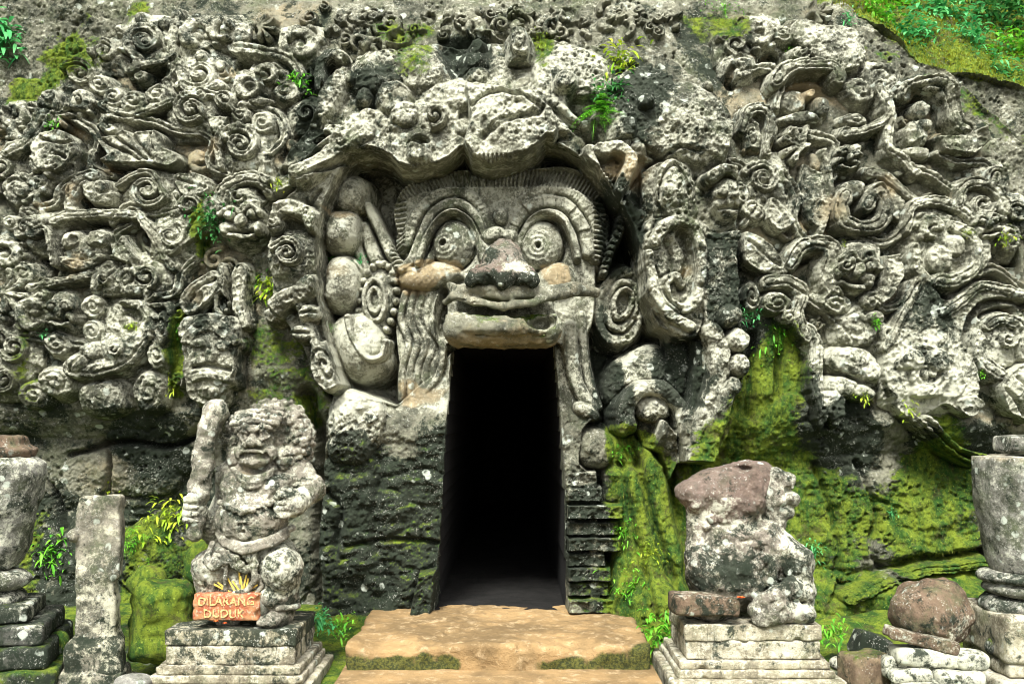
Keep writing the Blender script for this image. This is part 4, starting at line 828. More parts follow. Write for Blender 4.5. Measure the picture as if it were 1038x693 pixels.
for q in ((76, 196, 14), (40, 210, 10), (822, 92, 22), (840, 210, 22), (900, 190, 20), (205, 306, 14), (60, 120, 14), (215, 146, 12), (80, 270, 20), (640, 170, 22), (690, 280, 12), (625, 180, 14), (110, 172, 10)):
    ochre += .7 * np.exp(-(((U2 - q[0]) / q[2]) ** 2 + ((V2 - q[1]) / q[2]) ** 2))
darkm += .6 * blot([(450, 26), (490, 24), (492, 72), (448, 72)], 8) + .55 * blot([(300, 60), (330, 55), (330, 150), (296, 160), (300, 110)], 10) + .45 * blot([(360, 70), (400, 70), (390, 110), (360, 110)], 10) + .30 * blot([(712, 238), (746, 238), (748, 330), (712, 330)], 5) + .8 * blot([(672, 354), (704, 350), (704, 410), (680, 410), (664, 384)], 6)
darkm += .6 * blot([(332, 470), (370, 440), (420, 470), (452, 440), (445, 560), (440, 640), (330, 640)], 12) * 1.25 + .5 * blot([(625, 80), (660, 60), (680, 90), (650, 140), (630, 150)], 12) + .35 * blot([(574, 500), (640, 500), (640, 630), (574, 600)], 5) + .6 * blot([(820, 430), (860, 400), (900, 440), (880, 490), (830, 500)], 10) + .55 * blot([(0, 340), (60, 380), (180, 410), (240, 420), (200, 480), (0, 480)], 14) * sstep(-.4, .3, nz)
darkm += .4 * blot([(-20, 520), (120, 500), (230, 500), (230, 700), (-20, 700)], 14) + .5 * blot([(750, 330), (812, 340), (830, 430), (800, 480), (750, 430)], 12) + .5 * blot([(930, 440), (1030, 430), (1040, 480), (960, 470)], 8) + .75 * blot([(605, 200), (650, 200), (640, 260), (612, 290), (600, 420), (640, 430), (622, 340)], 8)
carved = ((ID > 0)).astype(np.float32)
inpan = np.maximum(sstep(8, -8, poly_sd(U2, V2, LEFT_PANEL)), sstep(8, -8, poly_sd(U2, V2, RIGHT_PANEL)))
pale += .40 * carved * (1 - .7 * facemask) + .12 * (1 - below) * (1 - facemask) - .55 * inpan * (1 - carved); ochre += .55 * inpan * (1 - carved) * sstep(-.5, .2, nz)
darkm += .18 * inpan * (1 - carved) + .25 * inpan * fbm2(GX, GZ, 1.3, 4, 87)  # panel ground between the motifs toned darker than the motifs
pale += .3 * inpan * fbm2(GX, GZ, 1.7, 3, 89) + .6 * blot([(332, 398), (384, 396), (388, 470), (338, 470)], 6) + .45 * blot([(640, 400), (700, 400), (720, 440), (700, 480), (660, 440)], 8) + .5 * blot([(820, 390), (1040, 330), (1040, 430), (820, 430)], 12) + .4 * blot([(575, 460), (600, 480), (604, 520), (574, 520)], 6) + .3 * blot([(480, 60), (600, 40), (600, 120), (480, 130)], 12) + .7 * blot([(846, 448), (872, 460), (876, 486), (850, 480)], 5)
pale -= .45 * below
pale += .5 * facemask; darkm -= .25 * facemask * (1 - sstep(425, 440, V2)) * sstep(640, 615, U2)
ochre += .45 * blot([(60, 470), (110, 450), (120, 500), (80, 560), (50, 540)], 12)

# --- cut into parts and link
print('relief parts', len(IDS))
nzg, nxg = GX.shape
Hx = np.gradient(H, DX, axis=1); Hz = np.gradient(H, DX, axis=0)
N = np.stack([-Hx, -np.ones_like(H), -Hz], -1); N /= np.linalg.norm(N, axis=-1, keepdims=True)
PV = np.stack([GX, Y0 - H, GZ], -1).reshape(-1, 3).astype(np.float32); N = N.reshape(-1, 3).astype(np.float32)
vi = np.arange(nzg * nxg, dtype=np.int32).reshape(nzg, nxg)
FQ = np.stack([vi[:-1, :-1], vi[:-1, 1:], vi[1:, 1:], vi[1:, :-1]], -1).reshape(-1, 4)
anyd = md[:-1, :-1] | md[1:, :-1] | md[:-1, 1:] | md[1:, 1:]
FID = np.where(anyd, PASS, ID[:-1, :-1]).ravel()
def one_piece(fid):
    for i in range(1, len(IDS)):
        if i in (HAND, FACE, PASS, HILL): continue
        jj, ii = np.nonzero(fid == i)
        if not len(jj): continue
        j0, i0 = jj.min(), ii.min(); w = fid[j0:jj.max() + 1, i0:ii.max() + 1]; m = w == i
        lab = np.where(m, np.arange(m.size).reshape(m.shape) + 1, 0)
        for _ in range(600):
            n_ = lab.copy()
            n_[1:] = np.maximum(n_[1:], lab[:-1]); n_[:-1] = np.maximum(n_[:-1], lab[1:]); n_[:, 1:] = np.maximum(n_[:, 1:], lab[:, :-1]); n_[:, :-1] = np.maximum(n_[:, :-1], lab[:, 1:])
            n_ *= m
            if (n_ == lab).all(): break
            lab = n_
        u_, c_ = np.unique(lab[m], return_counts=True)
        if len(u_) > 1: w[m & (lab != u_[c_.argmax()])] = IDPAR[i] or 0
F2 = FID.reshape(nzg - 1, nxg - 1); one_piece(F2); FID = F2.ravel()
cnt_ = np.bincount(FID, minlength=len(IDS))
small = cnt_ < 60
for i in range(len(IDS)):
    if small[i] and i not in (HAND, FACE, 0): FID[FID == i] = IDPAR[i] or 0
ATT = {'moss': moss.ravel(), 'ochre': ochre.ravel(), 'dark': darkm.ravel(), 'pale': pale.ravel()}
facade = empty('carved_rock_facade', (0, Y0 - .3, 0), 'carved grey rock face with a goggle eyed demon mouth around the dark cave doorway', 'rock carving')
order = np.argsort(FID, kind='stable'); bounds = np.searchsorted(FID[order], np.arange(len(IDS) + 1))
made = {}
inv = np.zeros(nzg * nxg, np.int32)
for i in range(len(IDS)):
    fs = FQ[order[bounds[i]:bounds[i + 1]]]
    if not len(fs): continue
    used = np.unique(fs); inv[used] = np.arange(len(used))
    par = made.get(IDPAR[i]) if IDPAR[i] is not None else None
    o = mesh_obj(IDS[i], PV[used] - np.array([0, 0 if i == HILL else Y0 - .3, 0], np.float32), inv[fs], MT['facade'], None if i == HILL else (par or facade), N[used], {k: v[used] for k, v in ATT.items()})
    made[i] = o
    if i == HILL: o['kind'] = 'structure'; o.data.materials[0] = MT['hill']
    if i == PASS: o.data.materials[0] = MT['passage_shade']
del PV, N, FQ, ATT

# ------------------------------------------------------------------ the demon's snout, in full relief
def P3(px, py, Y): x, z = at(px, py, Y); return (x, Y, z)
FO = made[FACE]
off_f = np.array([0, Y0 - .3, 0], np.float32)
def fpart(clay, name, attr):
    V, F = clay.mesh()
    return mesh_obj(name, V - off_f, F, MT['facade'], FO, attrs=attr(V))
def const(**k): return lambda V: {a_: np.full(len(V), v, np.float32) for a_, v in k.items()}
c = Clay((-.45, 6.75, 1.85), (.65, 7.75, 2.8), .0085)
c.ell(P3(509, 280, 7.14), (.235, .23, .105), k=.02).ell(P3(510, 264, 7.15), (.155, .20, .12), k=.06).ell(P3(512, 252, 7.22), (.08, .14, .06), k=.05)
c.ell(P3(484, 284, 7.06), (.085, .13, .075), k=.03).ell(P3(534, 284, 7.06), (.085, .13, .075), k=.03).ell(P3(509, 284, 6.97), (.055, .08, .07), k=.03)
for x in (487, 531): c.ell(P3(x, 291, 6.95), (.052, .11, .030), k=.012, sub=True)
c.rough(.016, 12, 5, 3).rough(.006, 40, 3, 4)
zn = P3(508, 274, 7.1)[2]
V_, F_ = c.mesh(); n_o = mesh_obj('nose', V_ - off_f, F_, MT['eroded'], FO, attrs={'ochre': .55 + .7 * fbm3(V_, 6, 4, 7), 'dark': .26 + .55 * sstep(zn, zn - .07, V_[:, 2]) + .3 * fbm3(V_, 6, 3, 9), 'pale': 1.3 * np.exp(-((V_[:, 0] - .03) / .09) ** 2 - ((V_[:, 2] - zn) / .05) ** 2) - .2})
c = Clay((-.55, 6.75, 1.7), (.85, 7.75, 2.5), .0085)
c.ell(P3(508, 297, 7.28), (.37, .30, .075), k=.02)
c.path([P3(452, 306, 7.3), P3(460, 300, 7.16), P3(480, 305, 7.04), P3(510, 311, 6.98), P3(540, 307, 7.02), P3(566, 297, 7.12), P3(588, 291, 7.2)], .026, .03, .02)
c.path([P3(456, 290, 7.26), P3(474, 296, 7.10), P3(510, 300, 7.0), P3(548, 297, 7.08), P3(575, 292, 7.2)], .026, .026, .03)
c.path([P3(462, 303, 7.12), P3(484, 307, 7.0), P3(510, 304.5, 6.95), P3(545, 302, 6.99), P3(570, 297, 7.1)], .007, .007, .008, sub=True)
c.path([P3(560, 297, 7.12), P3(582, 293, 7.16), P3(604, 296, 7.24)], .06, .035, .03)
c.rough(.009, 16, 4, 8)
fpart(c, 'upper_lip', lambda V: {'ochre': .30 + .25 * fbm3(V, 4, 2, 19), 'dark': .02 + .3 * fbm3(V, 6, 2, 29), 'pale': np.full(len(V), .25)})
c = Clay((-.6, 6.75, 1.6), (.6, 7.75, 2.3), .0085)
zj = P3(508, 333, 7.1)[2]
c.box((P3(509, 331, 7.1)[0], 7.26, zj), (.415, .32, .112), rd=.10).ell((P3(509, 331, 7.1)[0], 7.2, zj - .01), (.40, .36, .108), k=.04)
c.path([P3(455, 322, 7.16), P3(475, 325, 7.03), P3(508, 326, 6.94), P3(534, 329, 6.95)], .022, .020, .01)
c.path([P3(470, 333, 6.99), P3(464, 327, 7.03), P3(457, 330, 7.09), P3(460, 337, 7.06)], .014, .010, .008)
for x in range(476, 566, 9): c.ell(P3(x, 336 - .002 * (x - 510) ** 2, 7.16 - .265 * math.sqrt(max(0, 1 - ((x - 509) / 64) ** 2))), (.024, .03, .03), k=.008)
c.path([P3(462, 312, 7.12), P3(490, 314, 6.96), P3(530, 315, 6.93), P3(562, 312, 7.08)], .030, .042, .012, sub=True)
c.ell(P3(516, 316.5, 7.0), (.34, .26, .034), k=.01, sub=True)
c.ell(P3(548, 325, 6.98), (.105, .28, .072), k=.02, sub=True).ell(P3(532, 319, 6.98), (.10, .16, .03), k=.02, sub=True)
c.path([P3(460, 332, 7.02), P3(490, 340, 6.92), P3(520, 342, 6.91), P3(545, 341, 6.95), P3(566, 334, 7.05)], .009, .009, .008, sub=True)
for x, y in ((464, 326), (476, 330), (466, 336), (490, 333), (504, 334), (518, 335)): c.ell(P3(x, y, 7.16 - .24 * math.sqrt(max(0, 1 - ((x - 509) / 62) ** 2))), (.026, .035, .022), k=.012)
c.rough(.015, 17, 5, 12)
fpart(c, 'lower_jaw', lambda V: {'ochre': .30 + .4 * sstep(zj + .02, zj - .12, V[:, 2]) + .3 * fbm3(V, 7, 3, 77), 'moss': .24 + .25 * fbm3(V, 5, 2, 33), 'dark': .0 + .3 * fbm3(V, 6, 2, 49), 'pale': .6 * ((V[:, 0] > .16) & (V[:, 2] > zj - .03))})

# ------------------------------------------------------------------ ground, path, doorstep
gk = NT('earth')
n = gk.noise(4, 8, .65); nn = gk.noise(22, 6, .7, 4)
colr = gk.mix(gk.ss(.4, .6, n), (.035, .03, .018), (.09, .07, .04)); colr = gk.mix(gk.ss(.45, .62, nn), colr, (.035, .06, .01))
MT['earth'] = gk.done(colr, gk.bump(nn, .03))
gk = NT('sandy_floor')
n = gk.noise(2.2, 8, .65); nn = gk.noise(14, 8, .7, 4); n3 = gk.noise(60, 4, .7, 8); lay = gk.noise(5, 6, .65, 12, 0, (1, 4, 30))
colr = gk.mix(gk.ss(.38, .62, n), (.15, .10, .045), (.29, .19, .085)); colr = gk.mix(gk.ss(.5, .72, nn), colr, (.40, .30, .17))
colr = gk.mix(gk.math('MULTIPLY', gk.ss(.56, .75, lay), .6), colr, (.20, .12, .055)); colr = gk.mix(gk.math('MULTIPLY', gk.ss(.58, .70, gk.noise(6, 8, .78, 31)), .6), colr, (.13, .09, .045)); colr = gk.mix(gk.math('MULTIPLY', gk.ss(.66, .72, gk.noise(48, 3, .6, 37)), .7), colr, (.10, .075, .04))
mo = gk.math('ADD', gk.math('MULTIPLY', nn, .6), gk.math('MULTIPLY', gk.attr('moss'), .6)); colr = gk.mix(gk.ss(.52, .72, mo), colr, gk.mix(gk.ss(.4, .6, n3), (.028, .034, .010), (.085, .085, .018)))
MT['sandy'] = gk.done(colr, gk.bump(n3, .006, .8, gk.bump(nn, .02)))
def sheet(name, x0, x1, y0, y1, step, zf, mat, attr=None):
    nx, ny = max(2, int((x1 - x0) / step) + 1), max(2, int((y1 - y0) / step) + 1)
    X, Y = np.meshgrid(np.linspace(x0, x1, nx), np.linspace(y0, y1, ny)); Z = zf(X, Y)
    v = np.arange(nx * ny).reshape(ny, nx)
    F = np.stack([v[:-1, :-1], v[:-1, 1:], v[1:, 1:], v[1:, :-1]], -1).reshape(-1, 4)
    P = np.stack([X, Y, Z], -1).reshape(-1, 3)
    o = mesh_obj(name, P, F, mat, attrs=attr(P) if attr else None); o['kind'] = 'structure'; return o
sheet('ground', -60, 60, -40, 9, .6, lambda X, Y: np.full_like(X, -.14), MT['earth'])
# the hill behind the carving: a cliff that leans back into a wooded slope
nxh, nzh = 161, 90
Xh, Zh = np.meshgrid(np.linspace(-24, 24, nxh), np.linspace(-.4, 13, nzh)); Nh = fbm2(Xh, Zh, .5, 5, 97)
Yh = 9.1 + np.maximum(Zh - 4.8, 0) * 1.15 + .5 * Nh - .03 * np.abs(Xh) ** 1.3 * (np.abs(Xh) > 5)
Yh = np.maximum(Yh, np.where(np.abs(Xh) < 5.6, 8.9 + np.maximum(Zh - 4.8, 0) * 1.1, 0))
vh = np.arange(nxh * nzh).reshape(nzh, nxh)
Fh = np.stack([vh[:-1, :-1], vh[:-1, 1:], vh[1:, 1:], vh[1:, :-1]], -1).reshape(-1, 4)
Fh = Fh[~((np.abs(Xh.ravel()[Fh[:, 0]]) < 1.9) & (Zh.ravel()[Fh[:, 0]] < 3.2))]
o = mesh_obj('hillside', np.stack([Xh, Yh, Zh], -1).reshape(-1, 3), Fh, MT['hill'], attrs={'moss': (.1 + .4 * sstep(4.6, 5.4, Zh)).ravel()}); o['kind'] = 'structure'
def bankz(X, Y):
    return -.10 + .06 * fbm2(X, Y, 2.0, 4, 91) + .22 * sstep(6.3, 7.4, Y) * (np.abs(X) > 1.0)
sheet('bank', -5, -1.02, 4.6, 7.9, .03, bankz, MT['mossy'], lambda P: {'moss': .12 + .5 * fbm3(P.astype(np.float32), 2, 3, 3), 'dark': .4 + 0 * P[:, 0]})
sheet('bank', .86, 5, 4.6, 7.9, .03, bankz, MT['mossy'], lambda P: {'moss': .12 + .5 * fbm3(P.astype(np.float32), 2, 3, 3), 'dark': .4 + 0 * P[:, 0]})
sheet('path', -1.02, .86, 3.5, 6.3, .03, lambda X, Y: .008 * fbm2(X, Y, 3, 4, 93) - .002, MT['sandy'], lambda P: {'moss': .35 * sstep(.75, 1.0, np.abs(P[:, 0] + .08)) + .1 * fbm3(P.astype(np.float32), 3, 3, 7)})
c = Clay((-1.1, 6.1, -.1), (.95, 7.45, .22), .014)
c.box((-.08, 6.85, .04), (.92, .67, .105), rd=.025)
c.ell((-.02, 6.42, .165), (.16, .05, .02), k=.02, sub=True)
c.ell((.5, 6.2, .16), (.35, .1, .035), k=.04, sub=True).ell((-.7, 6.2, .16), (.3, .08, .03), k=.04, sub=True)
c.path([(-.35, 6.1, .15), (-.33, 6.6, .148), (-.38, 7.3, .15)], .006, .006, .01, sub=True).path([(.28, 6.1, .15), (.26, 6.7, .148), (.3, 7.3, .15)], .006, .006, .01, sub=True).path([(-1.0, 6.62, .148), (-.4, 6.6, .148), (.3, 6.66, .148), (.9, 6.63, .148)], .005, .005, .01, sub=True)
for j in range(16): c.ell((random.uniform(-1, .85), 6.18 + random.uniform(-.02, .02), .15), random.uniform(.02, .05), k=.02, sub=True)
c.rough(.02, 5, 4, 5).rough(.008, 20, 4, 6)
step = c.build('stone_step', MT['sandy'], attr=lambda V: {'moss': (.85 + .5 * fbm3(V, 6, 4, 14)) * sstep(.14, .05, V[:, 2] + .05 * fbm3(V, 5, 3, 16)) * sstep(.05, .22, np.abs(V[:, 0] + .08 + .16 * fbm3(V, 3, 3, 4))) * (V[:, 1] < 6.5) + .45 * sstep(.75, .95, np.abs(V[:, 0] + .08)) + .12 * fbm3(V, 3, 3, 7)})
tag(step, 'worn sandy orange stone doorstep with a mossy front edge below the cave doorway', 'step')
sheet('passage_floor', -.75, .55, 7.3, 16, .05, lambda X, Y: .14 + .03 * sstep(7.6, 7.2, Y) * 0 + .012 * fbm2(X, Y, 3, 3, 95), MT['passage_shade'])

# ------------------------------------------------------------------ stones and pedestals
def chipped(name, parts, mat, label, cat, loc, rz=0, group=None):
    """a thing built of worn blocks; parts = (name, centre, half size, material attrs)"""
    root = empty(name, loc, label, cat, group, R(rz))
    for i, (pn, cc, hs_, at_) in enumerate(parts):
        cc = np.array(cc, float); hs_ = np.array(hs_, float)
        k = Clay(cc - hs_ - .03, cc + hs_ + .03, .0095); k.box(cc, hs_, rd=.004)
        for j in range(4):
            s_ = [random.choice((-1, 1)) * hs_[q] for q in range(3)]; ax_ = random.randrange(3); s_[ax_] = random.uniform(-1, 1) * hs_[ax_]
            k.ell(cc + s_, random.uniform(.012, .028), k=.01, sub=True)
        k.rough(.006, 9, 4, i + int(abs(loc[0] * 100)))
        k.build(pn, MT[mat], root, attr=const(**at_))
    return root
PL = ((-.395, .395), (0, .6))
def pedestal(x, y, zt, w, d, label, tone):
    h = w / 2
    return chipped('pedestal', [('top_slab', (0, d / 2, zt - .045), (h, d / 2, .045), dict(dark=tone[0], pale=tone[1], moss=.0)),
                                ('block', (0, d / 2, zt - .145), (h - .006, d / 2 - .006, .055), dict(dark=tone[0] * .3, pale=tone[1] + .25, moss=.0)),
                                ('moulding', (0, d / 2, zt - .222), (h + .035, d / 2 + .035, .024), dict(dark=.1, pale=.3, ochre=.3, moss=.02)),
                                ('moulding', (0, d / 2, zt - .268), (h + .055, d / 2 + .055, .024), dict(dark=.0, pale=.35, ochre=.3, moss=.02)),
                                ('plinth_step', (0, d / 2, zt - .345), (h + .10, d / 2 + .12, .055), dict(dark=.0, pale=.2, ochre=.3, moss=.08))],
                   'pedestal', label, 'pedestal', (x, y, 0), 0, 'statue pedestals')
XL, _ = at(233, 640, 5.9); XRp, _ = at(764, 640, 5.9)
pedestal(XL, 5.9, .29, .76, .60, 'stepped stone pedestal under the guardian statue that holds up a club', (.30, .05))
pedestal(XRp, 5.9, .32, .79, .60, 'stepped stone pedestal under the broken headless statue, moulded base', (.0, .15))
def rock(name, px, py, Y, size, label, cat, mat, attr, rot=(0, 0, 0), shape='ell', amp=.03, seed=1, group=None, freq=5, h=.012, par=None, cuts=()):
    """one loose stone centred on a pixel at depth Y; size = half extents in metres"""
    x, z = at(px, py, Y); s_ = np.array(size, float); m = np.linalg.norm(s_) * 1.05 + amp
    k = Clay((-m, -m, -m), (m, m, m), h); rm = rotm(*rot)
    if shape == 'ell': k.ell((0, 0, 0), s_, rm)
    else: k.box((0, 0, 0), s_, rm, rd=min(s_) * (.75 if shape == 'slab' else .35))
    for (cc, cr) in cuts: k.ell(cc, cr, k=.03, sub=True)
    k.rough(amp, freq, 4, seed)
    o = k.build(name, MT[mat], par, attr if callable(attr) else const(**attr), (x, Y, z)); return tag(o, label, cat, group)
G1 = 'loose stones on the ground'
rock('mossy_stone', 163, 630, 6.2, (.172, .12, .25), 'upright round topped stone covered in yellow green moss beside the worn post', 'stone', 'mossy', lambda V: {'moss': .52 + .55 * fbm3(V, 5, 3, 2), 'dark': .2 + 0 * V[:, 0]}, (0, 8, 14), 'slab', .045, 3, freq=7)
rock('flat_stone', 136, 690, 5.85, (.11, .10, .045), 'smooth grey flat stone lying at the foot of the worn post', 'stone', 'river', {}, (0, 0, 10), 'ell', .008, 4)
rock('boulder', 944, 622, 6.05, (.235, .2, .21), 'brown dome shaped boulder resting on the pile of pale stones', 'stone', 'boulder', lambda V: {'dark': .1 + .2 * fbm3(V, 5, 2, 3), 'pale': .7 * ((V[:, 0] > .02) & (V[:, 2] < .02)), 'ochre': .15 + 0 * V[:, 0]}, (0, 4, 0), 'ell', .035, 8, freq=7)
rock('plank_stone', 933, 648, 5.82, (.20, .07, .035), 'long reddish brown stone bar leaning in front of the brown boulder', 'stone', 'boulder', {'pale': .4}, (0, 14, 0), 'box', .012, 5)
for i, (px, py, Y, s_, lb) in enumerate((
        (935, 664, 5.84, (.19, .10, .05), 'whitish slab stone directly under the reddish stone bar'), (980, 668, 5.82, (.09, .09, .045), 'small pale stone at the right end of the pile below the boulder'),
        (918, 682, 5.78, (.12, .09, .04), 'long pale stone in the left bottom course of the pile'), (968, 686, 5.76, (.14, .09, .045), 'pale squared stone in the right bottom course of the pile'),
        (930, 700, 5.7, (.14, .1, .05), 'lowest pale stone of the pile, cut by the bottom of the picture'), (906, 672, 5.84, (.07, .06, .04), 'little round pale stone at the left end of the pile'))):
    rock('pale_stone', px, py, Y, s_, lb, 'stone', 'rubble', {'pale': .55, 'dark': .05}, (0, random.uniform(-5, 5), random.uniform(-15, 15)), 'slab', .018, 20 + i, 'pale stones piled below the boulder')
rock('dark_stone', 876, 678, 5.95, (.12, .1, .10), 'squat dark stone with ochre lichen between the right pedestal and the pale pile', 'stone', 'boulder', {'moss': .2, 'dark': .2, 'ochre': .5}, (0, 0, 20), 'box', .02, 31)
rock('dark_stone', 882, 655, 6.15, (.10, .1, .08), 'blackish mossy stone behind the squat dark stone', 'stone', 'plinth', {'moss': .1, 'dark': .3}, (0, 20, 0), 'box', .02, 32)
rock('dark_stone', 850, 672, 6.2, (.06, .06, .05), 'small round tan stone tucked against the right pedestal', 'stone', 'rubble', {'ochre': .3, 'dark': .2}, (0, 0, 0), 'ell', .012, 33)
rock('dark_stone', 1006, 655, 6.0, (.04, .05, .05), 'small dark wedge stone between the boulder and the square right hand block', 'stone', 'plinth', {'moss': .15}, (0, 0, 0), 'ell', .012, 34)
rock('dark_stone', 60, 655, 6.2, (.08, .08, .1), 'dark mossy stone between the left stepped plinth and the worn post', 'stone', 'mossy', {'moss': .2, 'dark': .3}, (0, 0, 0), 'ell', .02, 35)
rock('dark_stone', 150, 590, 6.75, (.14, .12, .12), 'dark green mossy rock behind the round topped mossy stone', 'stone', 'mossy', {'moss': .2, 'dark': .4}, (0, 0, 0), 'ell', .04, 36)
rock('dark_stone', 205, 575, 6.8, (.12, .12, .16), 'yellow green mossy rock hugging the left of the club statue', 'stone', 'mossy', {'moss': .5}, (0, 0, 0), 'ell', .05, 37)
# worn post on the left
x, z = at(96, 685, 6.0)
root = empty('worn_post', (x, 6.0, -.05), 'tall weathered square stone post with a flared foot and white stains', 'post', None, R(13))
c = Clay((-.3, -.25, -.02), (.3, .25, 1.2), .011)
c.box((.01, 0, .86), (.116, .085, .24), rd=.015).box((0, 0, .52), (.106, .08, .2), rd=.02, k=.012).box((.005, 0, .3), (.110, .085, .22), rd=.02, k=.02)
c.box((.0, 0, .14), (.15, .12, .12), rd=.03, k=.08).ell((-.13, -.05, .88), (.03, .08, .03), k=.01).ell((-.15, -.08, .72), (.04, .1, .05), k=.02, sub=True)
c.path([(-.2, -.13, .66), (.0, -.135, .70), (.2, -.13, .67)], .008, .008, .006, sub=True).path([(-.2, -.13, .40), (.0, -.135, .42), (.2, -.13, .41)], .007, .007, .006, sub=True)
c.rough(.016, 9, 4, 44)
c.build('shaft', MT['pillar'], root, lambda V: {'pale': .5 * ((V[:, 0] > .05) & (V[:, 2] < .55) & (V[:, 2] > .1)) + .15 + .4 * fbm3(V, 4, 2, 5), 'ochre': .3 * (V[:, 2] > .6) * (V[:, 0] > 0), 'dark': .25 * (V[:, 2] < .3) + .2 * fbm3(V, 5, 2, 15)})
c = Clay((-.35, -.3, -.1), (.35, .3, .16), .012); c.box((0, 0, .06), (.18, .15, .05), rd=.03).box((0, 0, -.01), (.23, .19, .05), rd=.03, k=.02); c.rough(.016, 8, 4, 45)
c.build('foot', MT['pillar'], root, const(dark=.15, moss=.15, pale=.1))
# jar and urn on their stands
def lathe_clay(prof, h=.012, r_=.5):
    zs = [p[1] for p in prof]; m = max(p[0] for p in prof) + .05
    k = Clay((-m, -m, min(zs) - .03), (m, m, max(zs) + .03), h)
    P = np.meshgrid(*k.ax, indexing='ij'); rr = np.hypot(P[0], P[1]); pr = np.interp(P[2], [p[1] for p in prof], [p[0] for p in prof])
    k.v = np.maximum((rr - pr) * .8, np.maximum(min(zs) - P[2], P[2] - max(zs))).astype(np.float32); return k
Yj = 6.1; s1 = Yj / FPX
x, _ = at(-10, 600, Yj); zb = at(0, 575, Yj)[1]
root = empty('stone_jar', (x, Yj, zb), 'grey tapering stone jar with a brown flat lid, cut by the left edge', 'jar')
k = lathe_clay([(26 * s1, 0), (34 * s1, 20 * s1), (43 * s1, 65 * s1), (47 * s1, 92 * s1), (46 * s1, 104 * s1), (38 * s1, 110 * s1)]); k.rough(.014, 7, 4, 51); k.build('body', MT['urn'], root, const(pale=.25, dark=.05))
k = lathe_clay([(36 * s1, 110 * s1), (38 * s1, 118 * s1), (30 * s1, 122 * s1), (28 * s1, 130 * s1)]); k.rough(.02, 8, 4, 52); k.build('lid', MT['boulder'], root, const(ochre=.2, dark=.1))
root2 = empty('jar_stand', (x, Yj, 0), 'round stone rings on a dark mossy stepped plinth at the left edge', 'plinth')
for (r_, ya, yb) in ((38, 577, 596), (34, 597, 615)):
    k = Clay((-.32, -.32, -.1), (.32, .32, .1), .012); hh_ = (yb - ya) * s1 / 2; k.ell((0, 0, 0), (r_ * s1, r_ * s1, hh_ * 1.5)); k.box((0, 0, hh_ * 2.), (.5, .5, hh_), k=.01, sub=True); k.box((0, 0, -hh_ * 2.), (.5, .5, hh_), k=.01, sub=True); k.rough(.012, 8, 4, ya)
    o = k.build('ring', MT['urn'], root2, const(pale=.2, dark=.1)); o.location.z = at(0, (ya + yb) / 2, Yj)[1]
for i, (hw, ya, yb, at_) in enumerate(((.27, 614, 632, dict(dark=.1, pale=.2)), (.36, 632, 652, dict(dark=.1, moss=.0)), (.40, 652, 674, dict(dark=.25, moss=.1)), (.46, 674, 700, dict(dark=.2, moss=.3)))):
    za, zb_ = at(0, ya, Yj - .2)[1], at(0, yb, Yj - .2)[1]
    k = Clay((-.6, -.6, -.12), (.6, .6, .12), .013); k.box((0, 0, 0), (hw, hw, (za - zb_) / 2), rd=.02); k.rough(.014, 8, 4, ya)
    o = k.build('plinth_tier', MT['plinth'], root2, const(**at_)); o.location.z = (za + zb_) / 2; o.rotation_euler.z = R(14)
x, _ = at(1046, 600, Yj); zb = at(0, 578, Yj)[1]
root = empty('stone_urn', (x, Yj, zb), 'grey stone urn with flat brown rim and small top block, cut by the right edge', 'urn')
k = lathe_clay([(38 * s1, 0), (42 * s1, 12 * s1), (50 * s1, 70 * s1), (52 * s1, 108 * s1), (51 * s1, 113 * s1)]); k.rough(.012, 6, 4, 55); k.build('body', MT['urn'], root, lambda V: {'pale': .15 + .3 * fbm3(V, 3, 2, 3), 'ochre': .5 * sstep(.62, .67, V[:, 2]), 'moss': .15 * (V[:, 0] < -.18)})
k = Clay((-.2, -.2, -.02), (.2, .2, .16), .012); k.box((0, 0, .06), (.14, .14, .05), rd=.015); k.rough(.01, 8, 3, 56); o = k.build('top_block', MT['urn'], root, const(dark=.1)); o.location.z = 116 * s1
root2 = empty('urn_stand', (x, Yj, 0), 'stacked stone discs on a pale square block at the right edge', 'plinth')
for (r_, ya, yb, dk) in ((50, 577, 590, .2), (48, 588, 602, .0), (50, 602, 622, .25)):
    k = Clay((-.36, -.36, -.1), (.36, .36, .1), .012); hh_ = (yb - ya) * s1 / 2; k.ell((0, 0, 0), (r_ * s1, r_ * s1, hh_ * 1.6)); k.box((0, 0, hh_ * 2.05), (.5, .5, hh_), k=.01, sub=True); k.box((0, 0, -hh_ * 2.05), (.5, .5, hh_), k=.01, sub=True); k.rough(.016, 7, 4, ya)
    o = k.build('ring', MT['urn'], root2, const(dark=dk, pale=.1)); o.location.z = at(0, (ya + yb) / 2, Yj)[1]
for i, (hw, ya, yb, at_) in enumerate(((.31, 622, 668, dict(dark=.0, pale=.15)), (.30, 668, 684, dict(pale=.5, dark=-.1)), (.36, 684, 704, dict(pale=.5, dark=-.1)))):
    za, zb_ = at(0, ya, Yj - .2)[1], at(0, yb, Yj - .2)[1]
    k = Clay((-.5, -.5, -.2), (.5, .5, .2), .013); k.box((0, 0, 0), (hw, hw, (za - zb_) / 2), rd=.02); k.rough(.012, 8, 4, ya)
    o = k.build('plinth_tier', MT['pedestal'], root2, const(**at_)); o.location.z = (za + zb_) / 2

